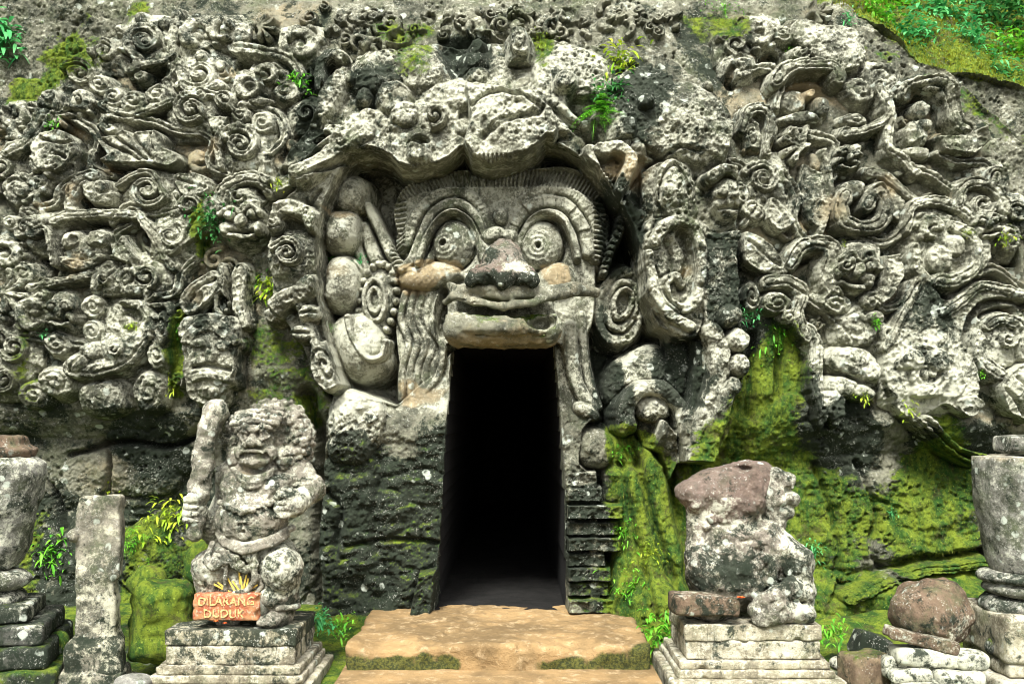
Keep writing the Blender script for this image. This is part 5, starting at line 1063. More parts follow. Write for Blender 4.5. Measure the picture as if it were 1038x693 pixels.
# ------------------------------------------------------------------ guardian statue with the club (local: x right, -y to the viewer)
def g(zx, zy, y): return ((zx / 2.285 - 105) * .00608, y, (232 - zy / 2.285) * .00608)
xg, _ = at(256, 600, 6.2)
root = empty('guardian_statue', (xg, 6.2, .287), 'squatting pot bellied guardian statue with curly hair raising a club', 'statue')
lo, hi = (-.46, -.48, -.01), (.48, .34, 1.36)
c = Clay(lo, hi, .0068)
c.ell(g(240, 395, .02), (.25, .20, .19)).ell(g(243, 300, -.09), (.215, .20, .18), k=.06).ell(g(245, 225, -.02), (.20, .16, .16), k=.06)
c.ell(g(208, 228, -.12), (.09, .06, .07), k=.04).ell(g(284, 224, -.12), (.09, .06, .07), k=.04)
c.ell(g(185, 205, .02), (.10, .10, .10), k=.05).ell(g(325, 195, .02), (.12, .11, .11), k=.05)
c.cap(g(250, 190, -.03), g(250, 140, -.06), .10, .11, k=.05)
f_ = lambda zx, zy, y: g(254 + (zx - 250) * .84, zy, y)
c.ell(f_(250, 124, -.08), (.112, .13, .15), k=.03)                                         # head
c.ell(f_(210, 150, -.15), (.04, .05, .045), k=.02).ell(f_(290, 150, -.15), (.04, .05, .045), k=.02)
c.ell(f_(250, 164, -.16), (.085, .075, .05), k=.02)                                         # jaw
c.path([f_(206, 96, -.17), f_(226, 88, -.21), f_(246, 98, -.225)], .016, .018, .004).path([f_(294, 96, -.17), f_(274, 88, -.21), f_(254, 98, -.225)], .016, .018, .004)
for x in (224, 276):
    c.ell(f_(x, 108, -.175), (.045, .05, .026), k=.004, sub=True)
    c.ell(f_(x, 108, -.185), (.032, .034, .028), k=.002); c.path([f_(x - 18, 110, -.19), f_(x, 98, -.225), f_(x + 18, 110, -.20)], .009, .009, .003); c.path([f_(x - 17, 111, -.19), f_(x, 121, -.215), f_(x + 17, 111, -.20)], .008, .008, .003)
    c.ell(f_(x, 108, -.218), (.010, .012, .010), k=.002, sub=True)
c.cap(f_(250, 104, -.205), f_(250, 122, -.23), .018, .026, k=.01).ell(f_(250, 127, -.225), (.036, .045, .028), k=.006).ell(f_(232, 131, -.21), (.022, .03, .018), k=.006).ell(f_(268, 131, -.21), (.022, .03, .018), k=.006)
for x in (240, 260): c.ell(f_(x, 134, -.245), (.010, .018, .008), k=.003, sub=True)
c.path([f_(206, 140, -.17), f_(226, 146, -.205), f_(250, 144, -.235), f_(274, 146, -.205), f_(294, 140, -.17)], .013, .014, .005)
c.path([f_(214, 156, -.18), f_(232, 157, -.22), f_(250, 157, -.24), f_(268, 157, -.22), f_(286, 156, -.18)], .019, .019, .004, sub=True)
c.path([f_(214, 168, -.175), f_(250, 173, -.23), f_(286, 168, -.175)], .014, .014, .005)
for x in (196, 304): c.ell(f_(x, 132, -.06), (.028, .04, .055), k=.01).ell(f_(x, 136, -.10), (.014, .02, .03), k=.005, sub=True)
# arms
c.cap(g(194, 205, .03), g(162, 290, .02), .085, .07, k=.04).cap(g(162, 290, .02), g(152, 330, -.06), .07, .065, k=.03).cap(g(152, 330, -.06), g(134, 280, -.20), .062, .05, k=.03)
c.ell(g(128, 270, -.22), (.055, .06, .075), k=.03)
for i in range(4): c.path([g(108, 248 + i * 15, -.20), g(118, 250 + i * 15, -.285), g(140, 252 + i * 15, -.27)], .020 - .002 * (i == 3), .016, .006)
c.path([g(146, 262, -.22), g(140, 246, -.27), g(124, 240, -.285)], .022, .017, .01)
c.cap(g(332, 198, .02), g(372, 232, .0), .095, .078, k=.04).cap(g(372, 232, .0), g(352, 262, -.16), .075, .06, k=.03)
c.ell(g(340, 262, -.20), (.085, .075, .08), k=.03)
for i in range(4): c.path([g(354 - i * 3, 240 + i * 14, -.22), g(330, 242 + i * 14, -.275), g(312, 246 + i * 13, -.25)], .021, .017, .006)
c.path([g(350, 236, -.2), g(332, 230, -.25), g(318, 236, -.255)], .022, .017, .01)
# legs: right one in the picture drawn up, left one folded outward
c.cap(g(285, 395, .02), g(320, 405, -.16), .14, .118, k=.06).cap(g(320, 405, -.16), g(316, 478, -.09), .11, .09, k=.04).cap(g(316, 478, -.09), g(304, 505, -.12), .085, .06, k=.03).ell(g(296, 468, -.17), (.075, .07, .065), k=.02)
c.cap(g(322, 510, -.10), g(300, 516, -.22), .058, .045, k=.03)
for i in range(5): c.cap(g(284 + i * 8, 513, -.22), g(282 + i * 8, 518, -.26), .018, .016, k=.006)
c.cap(g(205, 405, .02), g(158, 405, -.13), .13, .10, k=.06).cap(g(158, 405, -.13), g(162, 470, -.10), .10, .09, k=.05).cap(g(162, 470, -.10), g(190, 515, -.10), .09, .06, k=.03).cap(g(190, 515, -.10), g(215, 518, -.14), .05, .04, k=.02)
c.ell(g(230, 450, -.10), (.17, .10, .15), k=.05)
c.ell(g(243, 320, -.275), (.012, .02, .012), k=.004, sub=True)                              # navel
c.path([g(178, 268, -.2), g(240, 284, -.275), g(304, 268, -.2)], .010, .010, .008, sub=True).path([g(185, 326, -.18), g(243, 345, -.24), g(300, 324, -.18)], .010, .010, .008, sub=True)
c.path([g(190, 295, -.22), g(243, 306, -.29), g(298, 292, -.22)], .007, .007, .006, sub=True)
c.rough(.007, 22, 4, 61).rough(.005, 60, 3, 64)
gat = lambda V: {'pale': .12 + .55 * (((V[:, 0] - .21) ** 2 + (V[:, 2] - .34) ** 2 < .03) | ((V[:, 0] + .34) ** 2 + (V[:, 2] - .66) ** 2 < .02) | ((V[:, 0] - .27) ** 2 + (V[:, 2] - .72) ** 2 < .012)) + .3 * fbm3(V, 4, 2, 6), 'ochre': .55 * np.exp(-((V[:, 0] + .02) ** 2 + (V[:, 2] - .9) ** 2) / .006) + .1, 'dark': .12 + .25 * fbm3(V, 5, 3, 8)}
c.build('body', MT['guardian'], root, gat)
c = Clay(lo, hi, .006); rh = random.Random(5)
blobs = [((285, 98, .04), (.205, .155, .185)), ((330, 125, .04), (.11, .13, .16)), ((206, 120, .03), (.10, .12, .16)), ((200, 160, -.02), (.045, .07, .09)), ((314, 165, -.03), (.05, .08, .07))]
for b_, r_ in blobs: c.ell(g(*b_), r_, k=.03)
for i in range(620):
    (b_, r_) = blobs[rh.choice((0, 0, 0, 1, 1, 2, 2, 3, 4))]; u = np.array([rh.gauss(0, 1), -abs(rh.gauss(0, 1)), rh.gauss(0, 1)]); u /= np.linalg.norm(u)
    q_ = np.array(g(*b_)) + u * np.array(r_) * 1.03
    zx, zy = (q_[0] / .00608 + 105) * 2.285, (232 - q_[2] / .00608) * 2.285
    if abs(zx - 254) < 44 and zy > 86: continue
    rr = rh.uniform(.013, .021); c.ell(q_, rr, k=.001)
for row in range(3):
    for i in range(13): c.ell(g(204 + i * 8.4 + row * 3, 84 - row * 11 - 7 * math.sin(i / 12 * 3.14), -.175 + row * .02), rh.uniform(.016, .021), k=.001)
c.rough(.003, 40, 2, 62); c.build('hair', MT['guardian'], root, lambda V: {'pale': .25 + .3 * fbm3(V, 5, 2, 16), 'ochre': .3 * (V[:, 2] > 1.25), 'dark': .15 + 0 * V[:, 0]})
c = Clay(lo, hi, .009)
c.path([g(134, 300, -.23), g(138, 235, -.22), g(142, 170, -.20), g(150, 100, -.17), g(162, 56, -.14)], .046, .072, .03).cap(g(162, 56, -.14), g(168, 46, -.13), .062, .045, k=.02).cap(g(128, 320, -.23), g(134, 296, -.23), .05, .04, k=.02)
c.rough(.022, 12, 5, 63); c.build('club', MT['guardian'], root, const(pale=.1, dark=.1))
c = Clay(lo, hi, .008)
for row, (dz, r_) in enumerate(((0, .015), (11, .019), (22, .014))):
    for i in range(11):
        t = i / 10 * 2 - 1; c.ell(g(250 + t * (44 - row * 5), 204 + dz - 16 * t * t, -.195 + .055 * t * t - row * .004), r_, k=.002)
c.path([g(202, 186, -.13), g(224, 200, -.175), g(250, 205, -.19), g(276, 200, -.175), g(298, 186, -.13)], .016, .016, .004)
c.build('necklace', MT['guardian'], root, const(pale=.2, dark=.1))
c = Clay(lo, hi, .008)
for zx, zy, y in ((196, 262, -.22), (210, 268, -.26), (226, 272, -.285), (244, 273, -.295), (262, 271, -.285), (278, 266, -.26), (292, 260, -.22)): c.ell(g(zx, zy, y), (.03, .02, .02), k=.012)
c.path([g(178, 258, -.16), g(240, 280, -.285), g(305, 256, -.17)], .016, .016, .01); c.rough(.006, 20, 2, 5)
c.build('chest_band', MT['guardian'], root, const(pale=.15, dark=.15))
c = Clay(lo, hi, .008)
c.path([g(172, 318, -.10), g(196, 338, -.21), g(243, 352, -.27), g(300, 338, -.21), g(335, 318, -.10)], .024, .024, .012)
c.path([g(175, 330, -.14), g(200, 350, -.23), g(243, 363, -.28), g(300, 350, -.22), g(330, 332, -.14)], .018, .018, .012); c.rough(.006, 20, 2, 6)
c.build('belt', MT['guardian'], root, const(pale=.1, ochre=.2, dark=.1))
c = Clay(lo, hi, .008)
c.path([g(165, 350, -.18), g(158, 385, -0.225), g(178, 398, -0.255), g(200, 385, -0.245), g(196, 362, -0.235), g(180, 360, -0.235)], .020, .018, .01)
c.path([g(210, 365, -0.235), g(222, 395, -0.245), g(246, 405, -0.245), g(268, 390, -0.235), g(262, 366, -0.235), g(246, 372, -0.255)], .020, .017, .01)
c.path([g(262, 392, -0.235), g(268, 425, -0.235), g(250, 450, -0.235), g(222, 455, -0.225)], .019, .014, .01).path([g(272, 420, -0.215), g(280, 440, -0.205), g(262, 462, -0.215), g(238, 470, -0.205)], .017, .012, .01).path([g(205, 372, -0.235), g(202, 420, -0.235), g(200, 450, -0.215)], .016, .012, .01)
for zx, zy in ((180, 384, ), (238, 390), (256, 380), (228, 376)): c.ell(g(zx, zy, -0.255), .022, k=.01)
c.rough(.006, 20, 2, 7); c.build('sash', MT['guardian'], root, const(pale=.2, dark=.15))
for zx, zy, y, rr in ((316, 490, -.10, .092), (356, 222, .0, .085)):
    c = Clay(lo, hi, .009); n_ = 12
    c.path([(g(zx, zy, y)[0] + rr * math.cos(t), y + rr * math.sin(t), g(zx, zy, y)[2]) for t in np.linspace(0, 6.283, n_ + 1)], .017, .017, .008); c.rough(.005, 20, 2, 8)
    c.build('arm_ring' if zy < 300 else 'anklet', MT['guardian'], root, const(pale=.2, dark=.1))

# ------------------------------------------------------------------ broken statue on the right
def q(zx, zy, y): return ((zx / 2.74 - 107) * .006, y, (182 - zy / 2.74) * .006)
xs_, _ = at(757, 600, 6.2)
root = empty('broken_statue', (xs_, 6.2, .317), 'headless worn seated statue with a reddish brown flat broken top', 'statue')
lo, hi = (-.46, -.45, -.01), (.5, .36, 1.02)
c = Clay(lo, hi, .0078)
c.ell(q(250, 400, .0), (.27, .22, .19)).ell(q(245, 300, -.02), (.215, .18, .22), k=.06)
c.ell(q(250, 175, .0), (.245, .20, .19), k=.08).ell(q(310, 120, .02), (.15, .17, .12), k=.07).ell(q(185, 150, .0), (.13, .15, .10), k=.07)
c.box(q(230, 32, 0), (.5, .5, .10), rotm(0, -7, 0), rd=.02, k=.05, sub=True)
c.ell(q(270, 92, -.12), (.07, .09, .022), k=.02, sub=True)
c.ell(q(130, 160, -.06), (.075, .08, .085), k=.03).ell(q(128, 162, -.13), (.035, .03, .035), k=.01).ell(q(150, 185, -.12), (.05, .05, .05), k=.03)
c.cap(q(165, 220, -.04), q(160, 330, -.06), .085, .08, k=.05).ell(q(160, 350, -.10), (.10, .12, .12), k=.05)
c.path([q(190, 262, -.13), q(240, 276, -.19), q(300, 270, -.19), q(350, 246, -.14)], .020, .020, .014).path([q(188, 285, -.13), q(245, 298, -.19), q(305, 292, -.19), q(356, 262, -.14)], .022, .022, .014)
c.path([q(190, 240, -.14), q(250, 250, -.20), q(330, 240, -.16)], .012, .012, .01, sub=True)
c.ell(q(250, 330, -.16), (.14, .07, .08), k=.05).ell(q(235, 385, -.12), (.22, .14, .14), k=.06).ell(q(240, 385, -.27), (.12, .03, .04), k=.03, sub=True)
c.cap(q(340, 290, -.06), q(408, 340, -.16), .12, .105, k=.05).cap(q(408, 340, -.16), q(432, 420, -.12), .10, .07, k=.04).cap(q(432, 420, -.12), q(436, 480, -.14), .07, .06, k=.03)
c.path([q(330, 300, -.17), q(345, 350, -.20), q(340, 400, -.2)], .03, .025, .02).path([q(395, 280, -.12), q(380, 330, -.2), q(386, 385, -.24)], .02, .018, .015)
c.path([q(290, 460, -.26), q(330, 430, -.28), q(385, 408, -.26), q(425, 420, -.22)], .045, .06, .03).path([q(300, 485, -.28), q(350, 465, -.30), q(420, 470, -.26)], .05, .06, .03)
c.path([q(300, 452, -.33), q(345, 428, -.345), q(400, 420, -.32)], .012, .012, .01, sub=True).path([q(320, 470, -.345), q(370, 448, -.36), q(430, 452, -.31)], .012, .012, .01, sub=True)
c.ell(q(180, 470, -.10), (.14, .16, .08), k=.04)
c.ell(q(385, 400, -.05), (.12, .12, .12), k=.05)
for zx, zy, y, r_ in ((215, 315, -.19, .03), (250, 325, -.21, .035), (285, 318, -.2, .03), (320, 330, -.2, .03), (225, 345, -.2, .028), (262, 350, -.21, .03), (300, 350, -.21, .03), (350, 300, -.17, .03), (360, 330, -.19, .03), (185, 230, -.15, .03), (172, 250, -.14, .03)): c.ell(q(zx, zy, y), r_, k=.012)
c.rough(.014, 12, 5, 71).rough(.006, 50, 3, 74)
c.build('body', MT['eroded'], root, lambda V: {'ochre': .8 * sstep(.58, .74, V[:, 2] - .25 * V[:, 0] + .10 * fbm3(V, 5, 3, 3)) + .2 * fbm3(V, 4, 2, 7), 'pale': .2 + .5 * (V[:, 0] > .2) + .35 * ((V[:, 2] < .72) & (V[:, 2] > .55) & (V[:, 0] < -.05)) + .3 * fbm3(V, 4, 2, 17) - .25 * sstep(.68, .76, V[:, 2]), 'dark': .1 + .75 * np.exp(-((V[:, 0] + .03) / .17) ** 2 - ((V[:, 2] - .27) / .09) ** 2) * (1 + fbm3(V, 7, 3, 37)) + .25 * fbm3(V, 5, 2, 27)})
c = Clay(lo, hi, .008)
c.ell(q(365, 170, -.02), (.10, .12, .17)).ell(q(372, 245, -.02), (.07, .10, .09), k=.04).ell(q(405, 130, -.05), (.05, .08, .06), k=.03).ell(q(415, 175, -.06), (.04, .06, .05), k=.02).ell(q(398, 215, -.05), (.055, .07, .045), k=.02).ell(q(372, 110, -.06), (.05, .07, .05), k=.02)
c.ell(q(398, 152, -.12), (.03, .03, .025), k=.01, sub=True).ell(q(392, 195, -.13), (.04, .03, .018), k=.01, sub=True).ell(q(378, 180, -.12), (.03, .03, .03), k=.015).ell(q(400, 172, -.12), (.02, .02, .02), k=.01)
c.rough(.016, 13, 4, 72); c.build('side_mask', MT['eroded'], root, const(pale=.3, dark=.12))
xb, zb = at(717, 612, 6.05)
rock('broken_slab', 713, 611, 5.98, (.19, .11, .055), 'dark flat topped stone slab lying on the pedestal at the broken statue feet', 'stone', 'boulder', {'pale': .2, 'dark': .15, 'ochre': .1}, (0, 1, 2), 'box', .012, 81)
# red flower on the slab
def petals(name, px, py, Y, n, L, mat, label, cat, up=.6):
    x, z = at(px, py, Y); V, F = [], []
    for i in range(n):
        a_ = i * 2.399; d = np.array([math.cos(a_), math.sin(a_), up + .3 * (i % 2)]); d /= np.linalg.norm(d); s_ = np.cross(d, [0, 0, 1]); s_ /= np.linalg.norm(s_); b = len(V)
        for t, w in ((0, .15), (.5, .5), (1, .12)):
            for e_ in (-1, 1): V.append(d * L * t + s_ * L * w * e_ * .7 + np.array([0, 0, -.3 * L * t * t]))
        F += [(b, b + 1, b + 3, b + 2), (b + 2, b + 3, b + 5, b + 4)]
    o = mesh_obj(name, V, F, mat); o.location = (x, Y, z); return tag(o, label, cat)
MT['red'] = plain('red_petal', (.55, .06, .02), (.7, .16, .03), 60, .5, .001)
MT['straw'] = plain('straw', (.75, .58, .12), (.62, .42, .08), 40, .6, .001)
MT['palm'] = plain('palm_leaf', (.55, .52, .16), (.35, .38, .08), 30, .6, .001)
petals('red_flower', 751, 606, 5.87, 9, .03, MT['red'], 'tiny red offering flower at the broken statue feet', 'flower')
petals('red_flower', 219, 629, 5.9, 6, .016, MT['red'], 'pink red petal fallen in front of the red sign, left one', 'flower', .2); petals('red_flower', 228, 631, 5.9, 6, .014, MT['red'], 'pink red petal fallen in front of the red sign, right one', 'flower', .2)

# ------------------------------------------------------------------ sign stone, cobble, offering
k_ = NT('sign_paint'); nn = k_.noise(45, 6, .7); n2_ = k_.noise(14, 6, .7, 3)
MT['sign'] = k_.done(k_.mix(k_.ss(.5, .66, nn), k_.mix(k_.ss(.42, .6, n2_), (.27, .075, .035), (.36, .17, .075)), (.38, .29, .19)), k_.bump(nn, .008))
k_ = NT('sign_letters'); nn = k_.noise(70, 5, .7)
MT['letters'] = k_.done(k_.mix(k_.ss(.42, .62, nn), (.60, .44, .17), (.36, .16, .08)), k_.bump(nn, .003))
xs2, zs2 = at(231, 614, 5.98)
sign = empty('painted_sign', (xs2, 5.98, zs2), 'small red painted stone sign lettered in yellow, leaning at the club statue feet', 'sign')
c = Clay((-.24, -.08, -.13), (.24, .08, .13), .008); c.box((0, 0, 0), (.195, .045, .079), rd=.014)
for j in range(5): c.ell((random.choice((-1, 1)) * .195, -.04, random.uniform(-.07, .07)), random.uniform(.01, .025), k=.01, sub=True)
c.rough(.006, 14, 3, 91); c.build('board', MT['sign'], sign)
def text(body, name, size, x, z, y, par, mat):
    cu = bpy.data.curves.new(name, 'FONT'); cu.body = body; cu.size = size; cu.align_x = 'CENTER'; cu.align_y = 'CENTER'; cu.extrude = .002; cu.offset = .0009; cu.resolution_u = 3; cu.space_character = 1.02
    t = bpy.data.objects.new(name, cu); COL.objects.link(t); bpy.context.view_layer.update()
    me = bpy.data.meshes.new_from_object(t.evaluated_get(bpy.context.evaluated_depsgraph_get())); bpy.data.objects.remove(t); bpy.data.curves.remove(cu)
    rr = random.Random(3)
    for v in me.vertices: v.co.x += .0022 * math.sin(v.co.y * 190 + v.co.x * 60); v.co.y += .0025 * math.sin(v.co.x * 95)
    me.materials.clear(); me.materials.append(mat); o = bpy.data.objects.new(name, me); COL.objects.link(o); o.parent = par
    o.location = (x, y, z); o.rotation_euler = (R(90), 0, 0); return o
text('DILARANG', 'lettering', .066, .002, .034, -.0470, sign, MT['letters']); text('DUDUK', 'lettering', .066, -.01, -.036, -.0470, sign, MT['letters'])
rock('cobble', 266, 612, 6.02, (.05, .06, .085), 'rounded grey cobble propped against the right end of the red sign', 'stone', 'river', {'pale': .3}, (0, 8, 0), 'ell', .008, 92)
xo, zo = at(243, 599, 6.02)
V, F = [], []
of = empty('offering', (xo, 6.02, zo - .02), 'small palm leaf offering tray with yellow straw sticks on top of the red sign', 'offering')
c = Clay((-.12, -.08, -.04), (.12, .08, .06), .006); c.box((0, 0, 0), (.085, .05, .02), rd=.01).box((0, 0, .02), (.07, .04, .016), rd=.008, sub=True); c.build('tray', MT['palm'], of)
rr = random.Random(9)
for i in range(15):
    a_ = rr.uniform(-1.25, 1.25); L = rr.uniform(.09, .17); d = np.array([math.sin(a_), rr.uniform(-.3, .1), abs(math.cos(a_)) * .8 + .15]); d /= np.linalg.norm(d); s_ = np.cross(d, [0, 1, 0]); s_ /= np.linalg.norm(s_); t_ = np.cross(d, s_); o0 = np.array([rr.uniform(-.04, .04), rr.uniform(-.03, .02), .0]); b = len(V); w = .0045
    for t in (0, L):
        for (p_, q_) in ((-1, -1), (1, -1), (1, 1), (-1, 1)): V.append(o0 + d * t + (s_ * p_ + t_ * q_ * .5) * w)
    F += [(b, b + 1, b + 5, b + 4), (b + 1, b + 2, b + 6, b + 5), (b + 2, b + 3, b + 7, b + 6), (b + 3, b, b + 4, b + 7), (b + 4, b + 5, b + 6, b + 7)]
mesh_obj('straw_sticks', V, F, MT['straw'], of, smooth=False)

# ------------------------------------------------------------------ plants
MT['fern'] = leafmat('fern_leaf', (.05, .26, .015), (.20, .52, .035))
MT['lime'] = leafmat('lime_leaf', (.18, .34, .015), (.42, .48, .04))
MT['deep'] = leafmat('deep_leaf', (.02, .11, .025), (.06, .22, .05))
MT['cool'] = leafmat('cool_leaf', (.03, .26, .08), (.16, .52, .17))
MT['grassm'] = leafmat('grass_blade', (.18, .26, .015), (.36, .34, .03))
def surf(px, py):
    d = .2
    for _ in range(8):
        x, z = at(px, py, Y0 - d)
        i = int(np.clip(np.searchsorted(XS, x), 1, len(XS) - 1)); j = int(np.clip(np.searchsorted(ZS, z), 1, len(ZS) - 1)); d = d * .4 + float(H[j, i]) * .6
    return np.array([x, Y0 - d - .01, z])
def leaves(V, F, o0, d, L, w, droop, rr, segs=3):
    """one leaf: a folded blade that bends down along its length"""
    d = d / np.linalg.norm(d); s_ = np.cross(d, [0, 0, 1.0]); n_ = np.linalg.norm(s_); s_ = s_ / n_ if n_ > .05 else np.array([1., 0, 0])
    up = np.cross(s_, d); b = len(V)
    for i in range(segs + 1):
        t = i / segs; ww = w * (math.sin(math.pi * min(.97, .12 + .85 * t)) ** .8); p = o0 + d * L * t + np.array([0, 0, -droop * L * t * t])
        V.append(p - s_ * ww + up * ww * .35); V.append(p); V.append(p + s_ * ww + up * ww * .35)
    for i in range(segs):
        for e_ in (0, 1): k = b + i * 3 + e_; F.append((k, k + 1, k + 4, k + 3))
def rosette(p, size, n, mat, name, label, cat, seed, w=.3, droop=.5, group=None, spread=1.0, fronds=0, scatter=.0, out=(0, -.6, .35), kind=None):
    rr = random.Random(seed); V, F = [], []
    for i in range(n):
        d = np.array([rr.gauss(0, .7) * spread + out[0], rr.gauss(0, .5) * spread + out[1], rr.gauss(0, .55) * spread + out[2]])
        if d[1] > .25: d[1] = -d[1]
        L = size * rr.uniform(.5, 1.1); o0 = np.array([rr.gauss(0, scatter), rr.gauss(0, scatter * .4), rr.gauss(0, scatter)])
        if fronds:
            d /= np.linalg.norm(d); s_ = np.cross(d, [0, 0, 1.0]); s_ /= max(np.linalg.norm(s_), .1); m = fronds
            for k in range(m):
                t = (k + 1) / m; pc = o0 + d * L * t + np.array([0, 0, -droop * L * t * t]); dl = L * .30 * (1.05 - t * .75)
                for e_ in (-1, 1): leaves(V, F, pc, s_ * e_ + d * .45 + np.array([0, 0, -.2]), dl, dl * .16, .3, rr, 2)
            leaves(V, F, o0, d, L, L * .012, droop, rr, 4)
        else:
            leaves(V, F, o0, d, L, L * w * .5, droop, rr)
            ln = np.linalg.norm(o0)
            if ln > .01: leaves(V, F, np.zeros(3), o0, ln, .0018, 0, rr, 1)
    o = mesh_obj(name, V, F, mat); o.location = p; return tag(o, label, cat, group, kind)
PL_ = [  # px, py, size, n, material, fronds, label, scatter
    (610, 112, .22, 26, 'fern', 8, 'bright green fern hanging from the canopy crack right of the scroll keystone', .05),
    (630, 66, .13, 60, 'lime', 0, 'yellow green leafy tuft in the crack above the hanging fern', .09), (622, 92, .10, 40, 'deep', 0, 'dark green leaf clump in the crack between tuft and hanging fern', .06),
    (302, 84, .09, 34, 'fern', 0, 'green leaf tuft beside the canopy upper left edge', .06), (275, 292, .10, 40, 'lime', 0, 'lime green tuft on the ledge left of the finger strip', .05), (262, 282, .05, 16, 'fern', 0, 'small green sprig beside the lime tuft left of the finger strip', .04), (282, 186, .05, 18, 'lime', 0, 'small lime sprig under the canopy left tip', .03),
    (331, 262, .06, 14, 'fern', 0, 'green sprig between the second and third stone fingers', .02), (334, 334, .07, 18, 'fern', 4, 'little fern between the third and lowest stone fingers', .02), (366, 262, .05, 14, 'cool', 0, 'small sprig right of the second stone finger', .02),
    (212, 222, .09, 60, 'deep', 0, 'dark green plants in the upright crevice left of the arched head', .08), (208, 205, .06, 20, 'fern', 0, 'bright sprig at the top of the upright crevice', .04), (134, 330, .05, 20, 'lime', 0, 'yellow green sprig in the ring scroll of the left panel', .02),
    (45, 340, .05, 14, 'cool', 0, 'little sprig in the dark hole of the lower left panel', .02), (52, 126, .05, 18, 'fern', 0, 'little tuft above the blunt leaf at the far left', .03), (6, 38, .16, 60, 'cool', 0, 'blue green bush growing from the cliff in the upper left corner', .08), (180, 330, .05, 22, 'fern', 0, 'sprig in the mossy groove beside the striped carved head', .04), (172, 392, .05, 20, 'lime', 0, 'sprig low in the mossy groove beside the striped carved head', .04),
    (790, 338, .07, 44, 'fern', 0, 'trailing green plants under the trunk scroll beside the column of beads', .10), (760, 318, .05, 26, 'cool', 0, 'cool green sprig right of the bead column', .05), (888, 326, .05, 16, 'fern', 0, 'sprig under the carved animal head in the right panel', .02), (874, 402, .05, 14, 'lime', 0, 'sprig under the tongue lobe in the right panel', .03), (922, 416, .06, 14, 'lime', 0, 'lime sprig at the top of the slanting stone rib', .03), (856, 250, .04, 10, 'lime', 0, 'tiny sprig on the carved animal brow', .02), (980, 236, .04, 12, 'lime', 0, 'tiny sprig on the big swirl boss', .02), (1018, 240, .05, 20, 'lime', 0, 'yellow sprig beside the small head at the far right', .04), (996, 378, .04, 10, 'fern', 0, 'tiny sprig between the spreading leaf and the far right scroll', .02),
    (904, 520, .04, 12, 'cool', 0, 'tiny sprig on the mossy wall right of centre', .03), (826, 556, .06, 26, 'cool', 0, 'cool green sprig on the moss beside the broken statue', .04), (172, 530, .10, 60, 'lime', 0, 'yellow green herb thicket behind the mossy stone', .10), (136, 548, .10, 34, 'fern', 4, 'ferny plant between the worn post and the herb thicket', .06), (52, 560, .10, 40, 'fern', 0, 'green plants in the gap beside the stone jar', .08), (106, 500, .07, 20, 'lime', 0, 'pale sprig behind the top of the worn post', .06),
    (326, 628, .09, 34, 'cool', 0, 'cool green plants between the left pedestal and the doorstep', .05), (346, 634, .06, 30, 'fern', 0, 'small plants at the left corner of the doorstep', .04), (668, 640, .09, 50, 'fern', 0, 'lush green plants between the doorstep and the right pedestal', .06), (642, 596, .07, 40, 'fern', 0, 'bright sprigs on the moss bank right of the stone jamb', .07), (634, 540, .05, 30, 'fern', 0, 'small bright sprigs beside the brick edge of the jamb', .05), (660, 560, .05, 24, 'lime', 0, 'yellow sprigs in the middle of the moss bank', .05), (630, 456, .05, 26, 'fern', 0, 'sprigs at the top of the moss bank', .05), (845, 640, .07, 34, 'fern', 0, 'green sprigs behind the right pedestal corner', .05),
    (735, 12, .05, 40, 'fern', 0, 'green tufts on the rim above the right of the canopy', .10), (420, 60, .03, 26, 'lime', 0, 'yellow tuft on the canopy top left of the black stain', .05), (548, 45, .03, 26, 'lime', 0, 'yellow tuft beside the petal on the canopy top', .06), (800, 48, .04, 14, 'fern', 0, 'sprig in a hollow of the upper right rim', .03), (860, 20, .06, 20, 'cool', 0, 'sprig behind the capping rock at upper right', .04),
]
for i, (px, py, s_, n, m, fr, lb, sc) in enumerate(PL_):
    p = surf(px, py)
    if py > 600: p = np.array([*at(px, py, 6.55)]); p = np.array([p[0], 6.55, p[1]])
    rosette(p, s_ * (1.0 if fr else .72), int(n * (1.3 if fr else 2.2)), MT[m], 'fern' if fr else 'leafy_plant', lb, 'fern' if fr else 'plant', 100 + i, .32, .6, 'small plants rooted in the rock', 1.0, fr, sc)
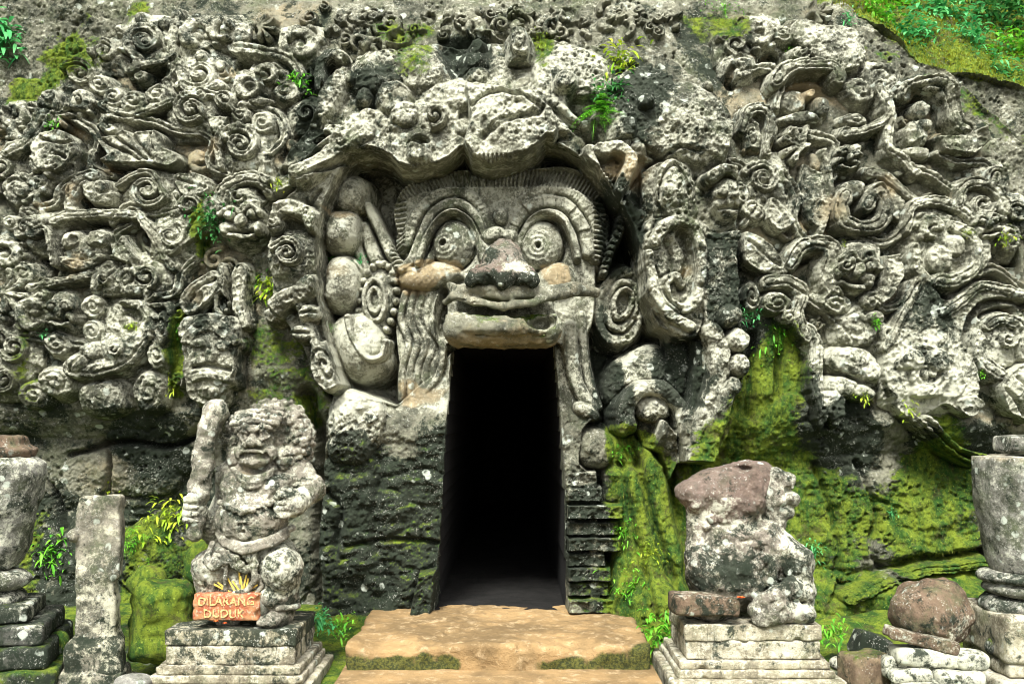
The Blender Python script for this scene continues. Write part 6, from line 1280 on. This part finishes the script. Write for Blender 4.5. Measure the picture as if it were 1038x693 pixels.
# bushes and grass on the slope above the cliff
HB_ = [(890, 12, .10, 120, 'fern', 'bright leafy bush on the slope just right of the capping rock'), (924, 34, .12, 160, 'cool', 'blue green broad leaved bush low on the grassy slope'), (905, -6, .12, 120, 'fern', 'green bush at the top edge right of the capping rock'), (955, 10, .13, 170, 'cool', 'blue green bush in the middle of the grassy slope'), (985, 40, .11, 110, 'cool', 'cool green shrub near the lower edge of the slope'), (1012, 20, .15, 170, 'deep', 'dark bush in the upper right corner'), (975, -14, .14, 140, 'deep', 'dark bush along the top edge above the slope'), (1034, 52, .12, 110, 'fern', 'green bush at the right edge of the slope'), (1016, 72, .09, 60, 'cool', 'small sprouting bush on the lip of the cliff at right'), (1040, 8, .16, 160, 'deep', 'dark bush cut by the right edge of the picture')]
for i, (px, py, s_, n, m, lb) in enumerate(HB_):
    p = surf(px, py); rosette(p, s_ * .6, int(n * 2.2), MT[m], 'bush', lb, 'bush', 300 + i, .55, .5, 'bushes on the slope above the cliff', 1.2, 0, s_ * 1.1, (0, -.4, .5))
rr = random.Random(77); V, F = [], []
for i in range(9000):
    px, py = rr.uniform(845, 1045), rr.uniform(-20, 92)
    if py > np.interp(px, [845, 893, 930, 960, 1045], [6, 26, 64, 74, 92]): continue
    p = surf(px, py); leaves(V, F, p, np.array([rr.gauss(0, .5), rr.gauss(-.3, .4), 1.0]), rr.uniform(.02, .05), .003, .4, rr, 2)
gr = mesh_obj('grass', V, F, MT['grassm']); tag(gr, 'short yellow green grass on the slope above the cliff', 'grass', kind='stuff')
# fuzz of moss over the damp rock
MT['fuzz'] = leafmat('moss_tuft', (.05, .085, .008), (.20, .22, .02))
rr = random.Random(41); V, F = [], []
mj, mi = np.nonzero((moss > .48) & (ID == 0) & (fbm2(GX, GZ, 5, 3, 99) > -.05))
for k_ in np.random.default_rng(3).choice(len(mj), min(15000, len(mj)), replace=False):
    j, i = int(mj[k_]), int(mi[k_])
    leaves(V, F, np.array([XS[i] + rr.uniform(-.004, .004), Y0 - H[j, i] + .003, ZS[j]]), np.array([rr.gauss(0, .7), -.8, rr.gauss(.3, .7)]), rr.uniform(.010, .024), rr.uniform(.0025, .005), .4, rr, 1)
mo = mesh_obj('moss', V, F, MT['fuzz']); tag(mo, 'fuzzy green moss spreading over the damp lower rock wall', 'moss', kind='stuff')
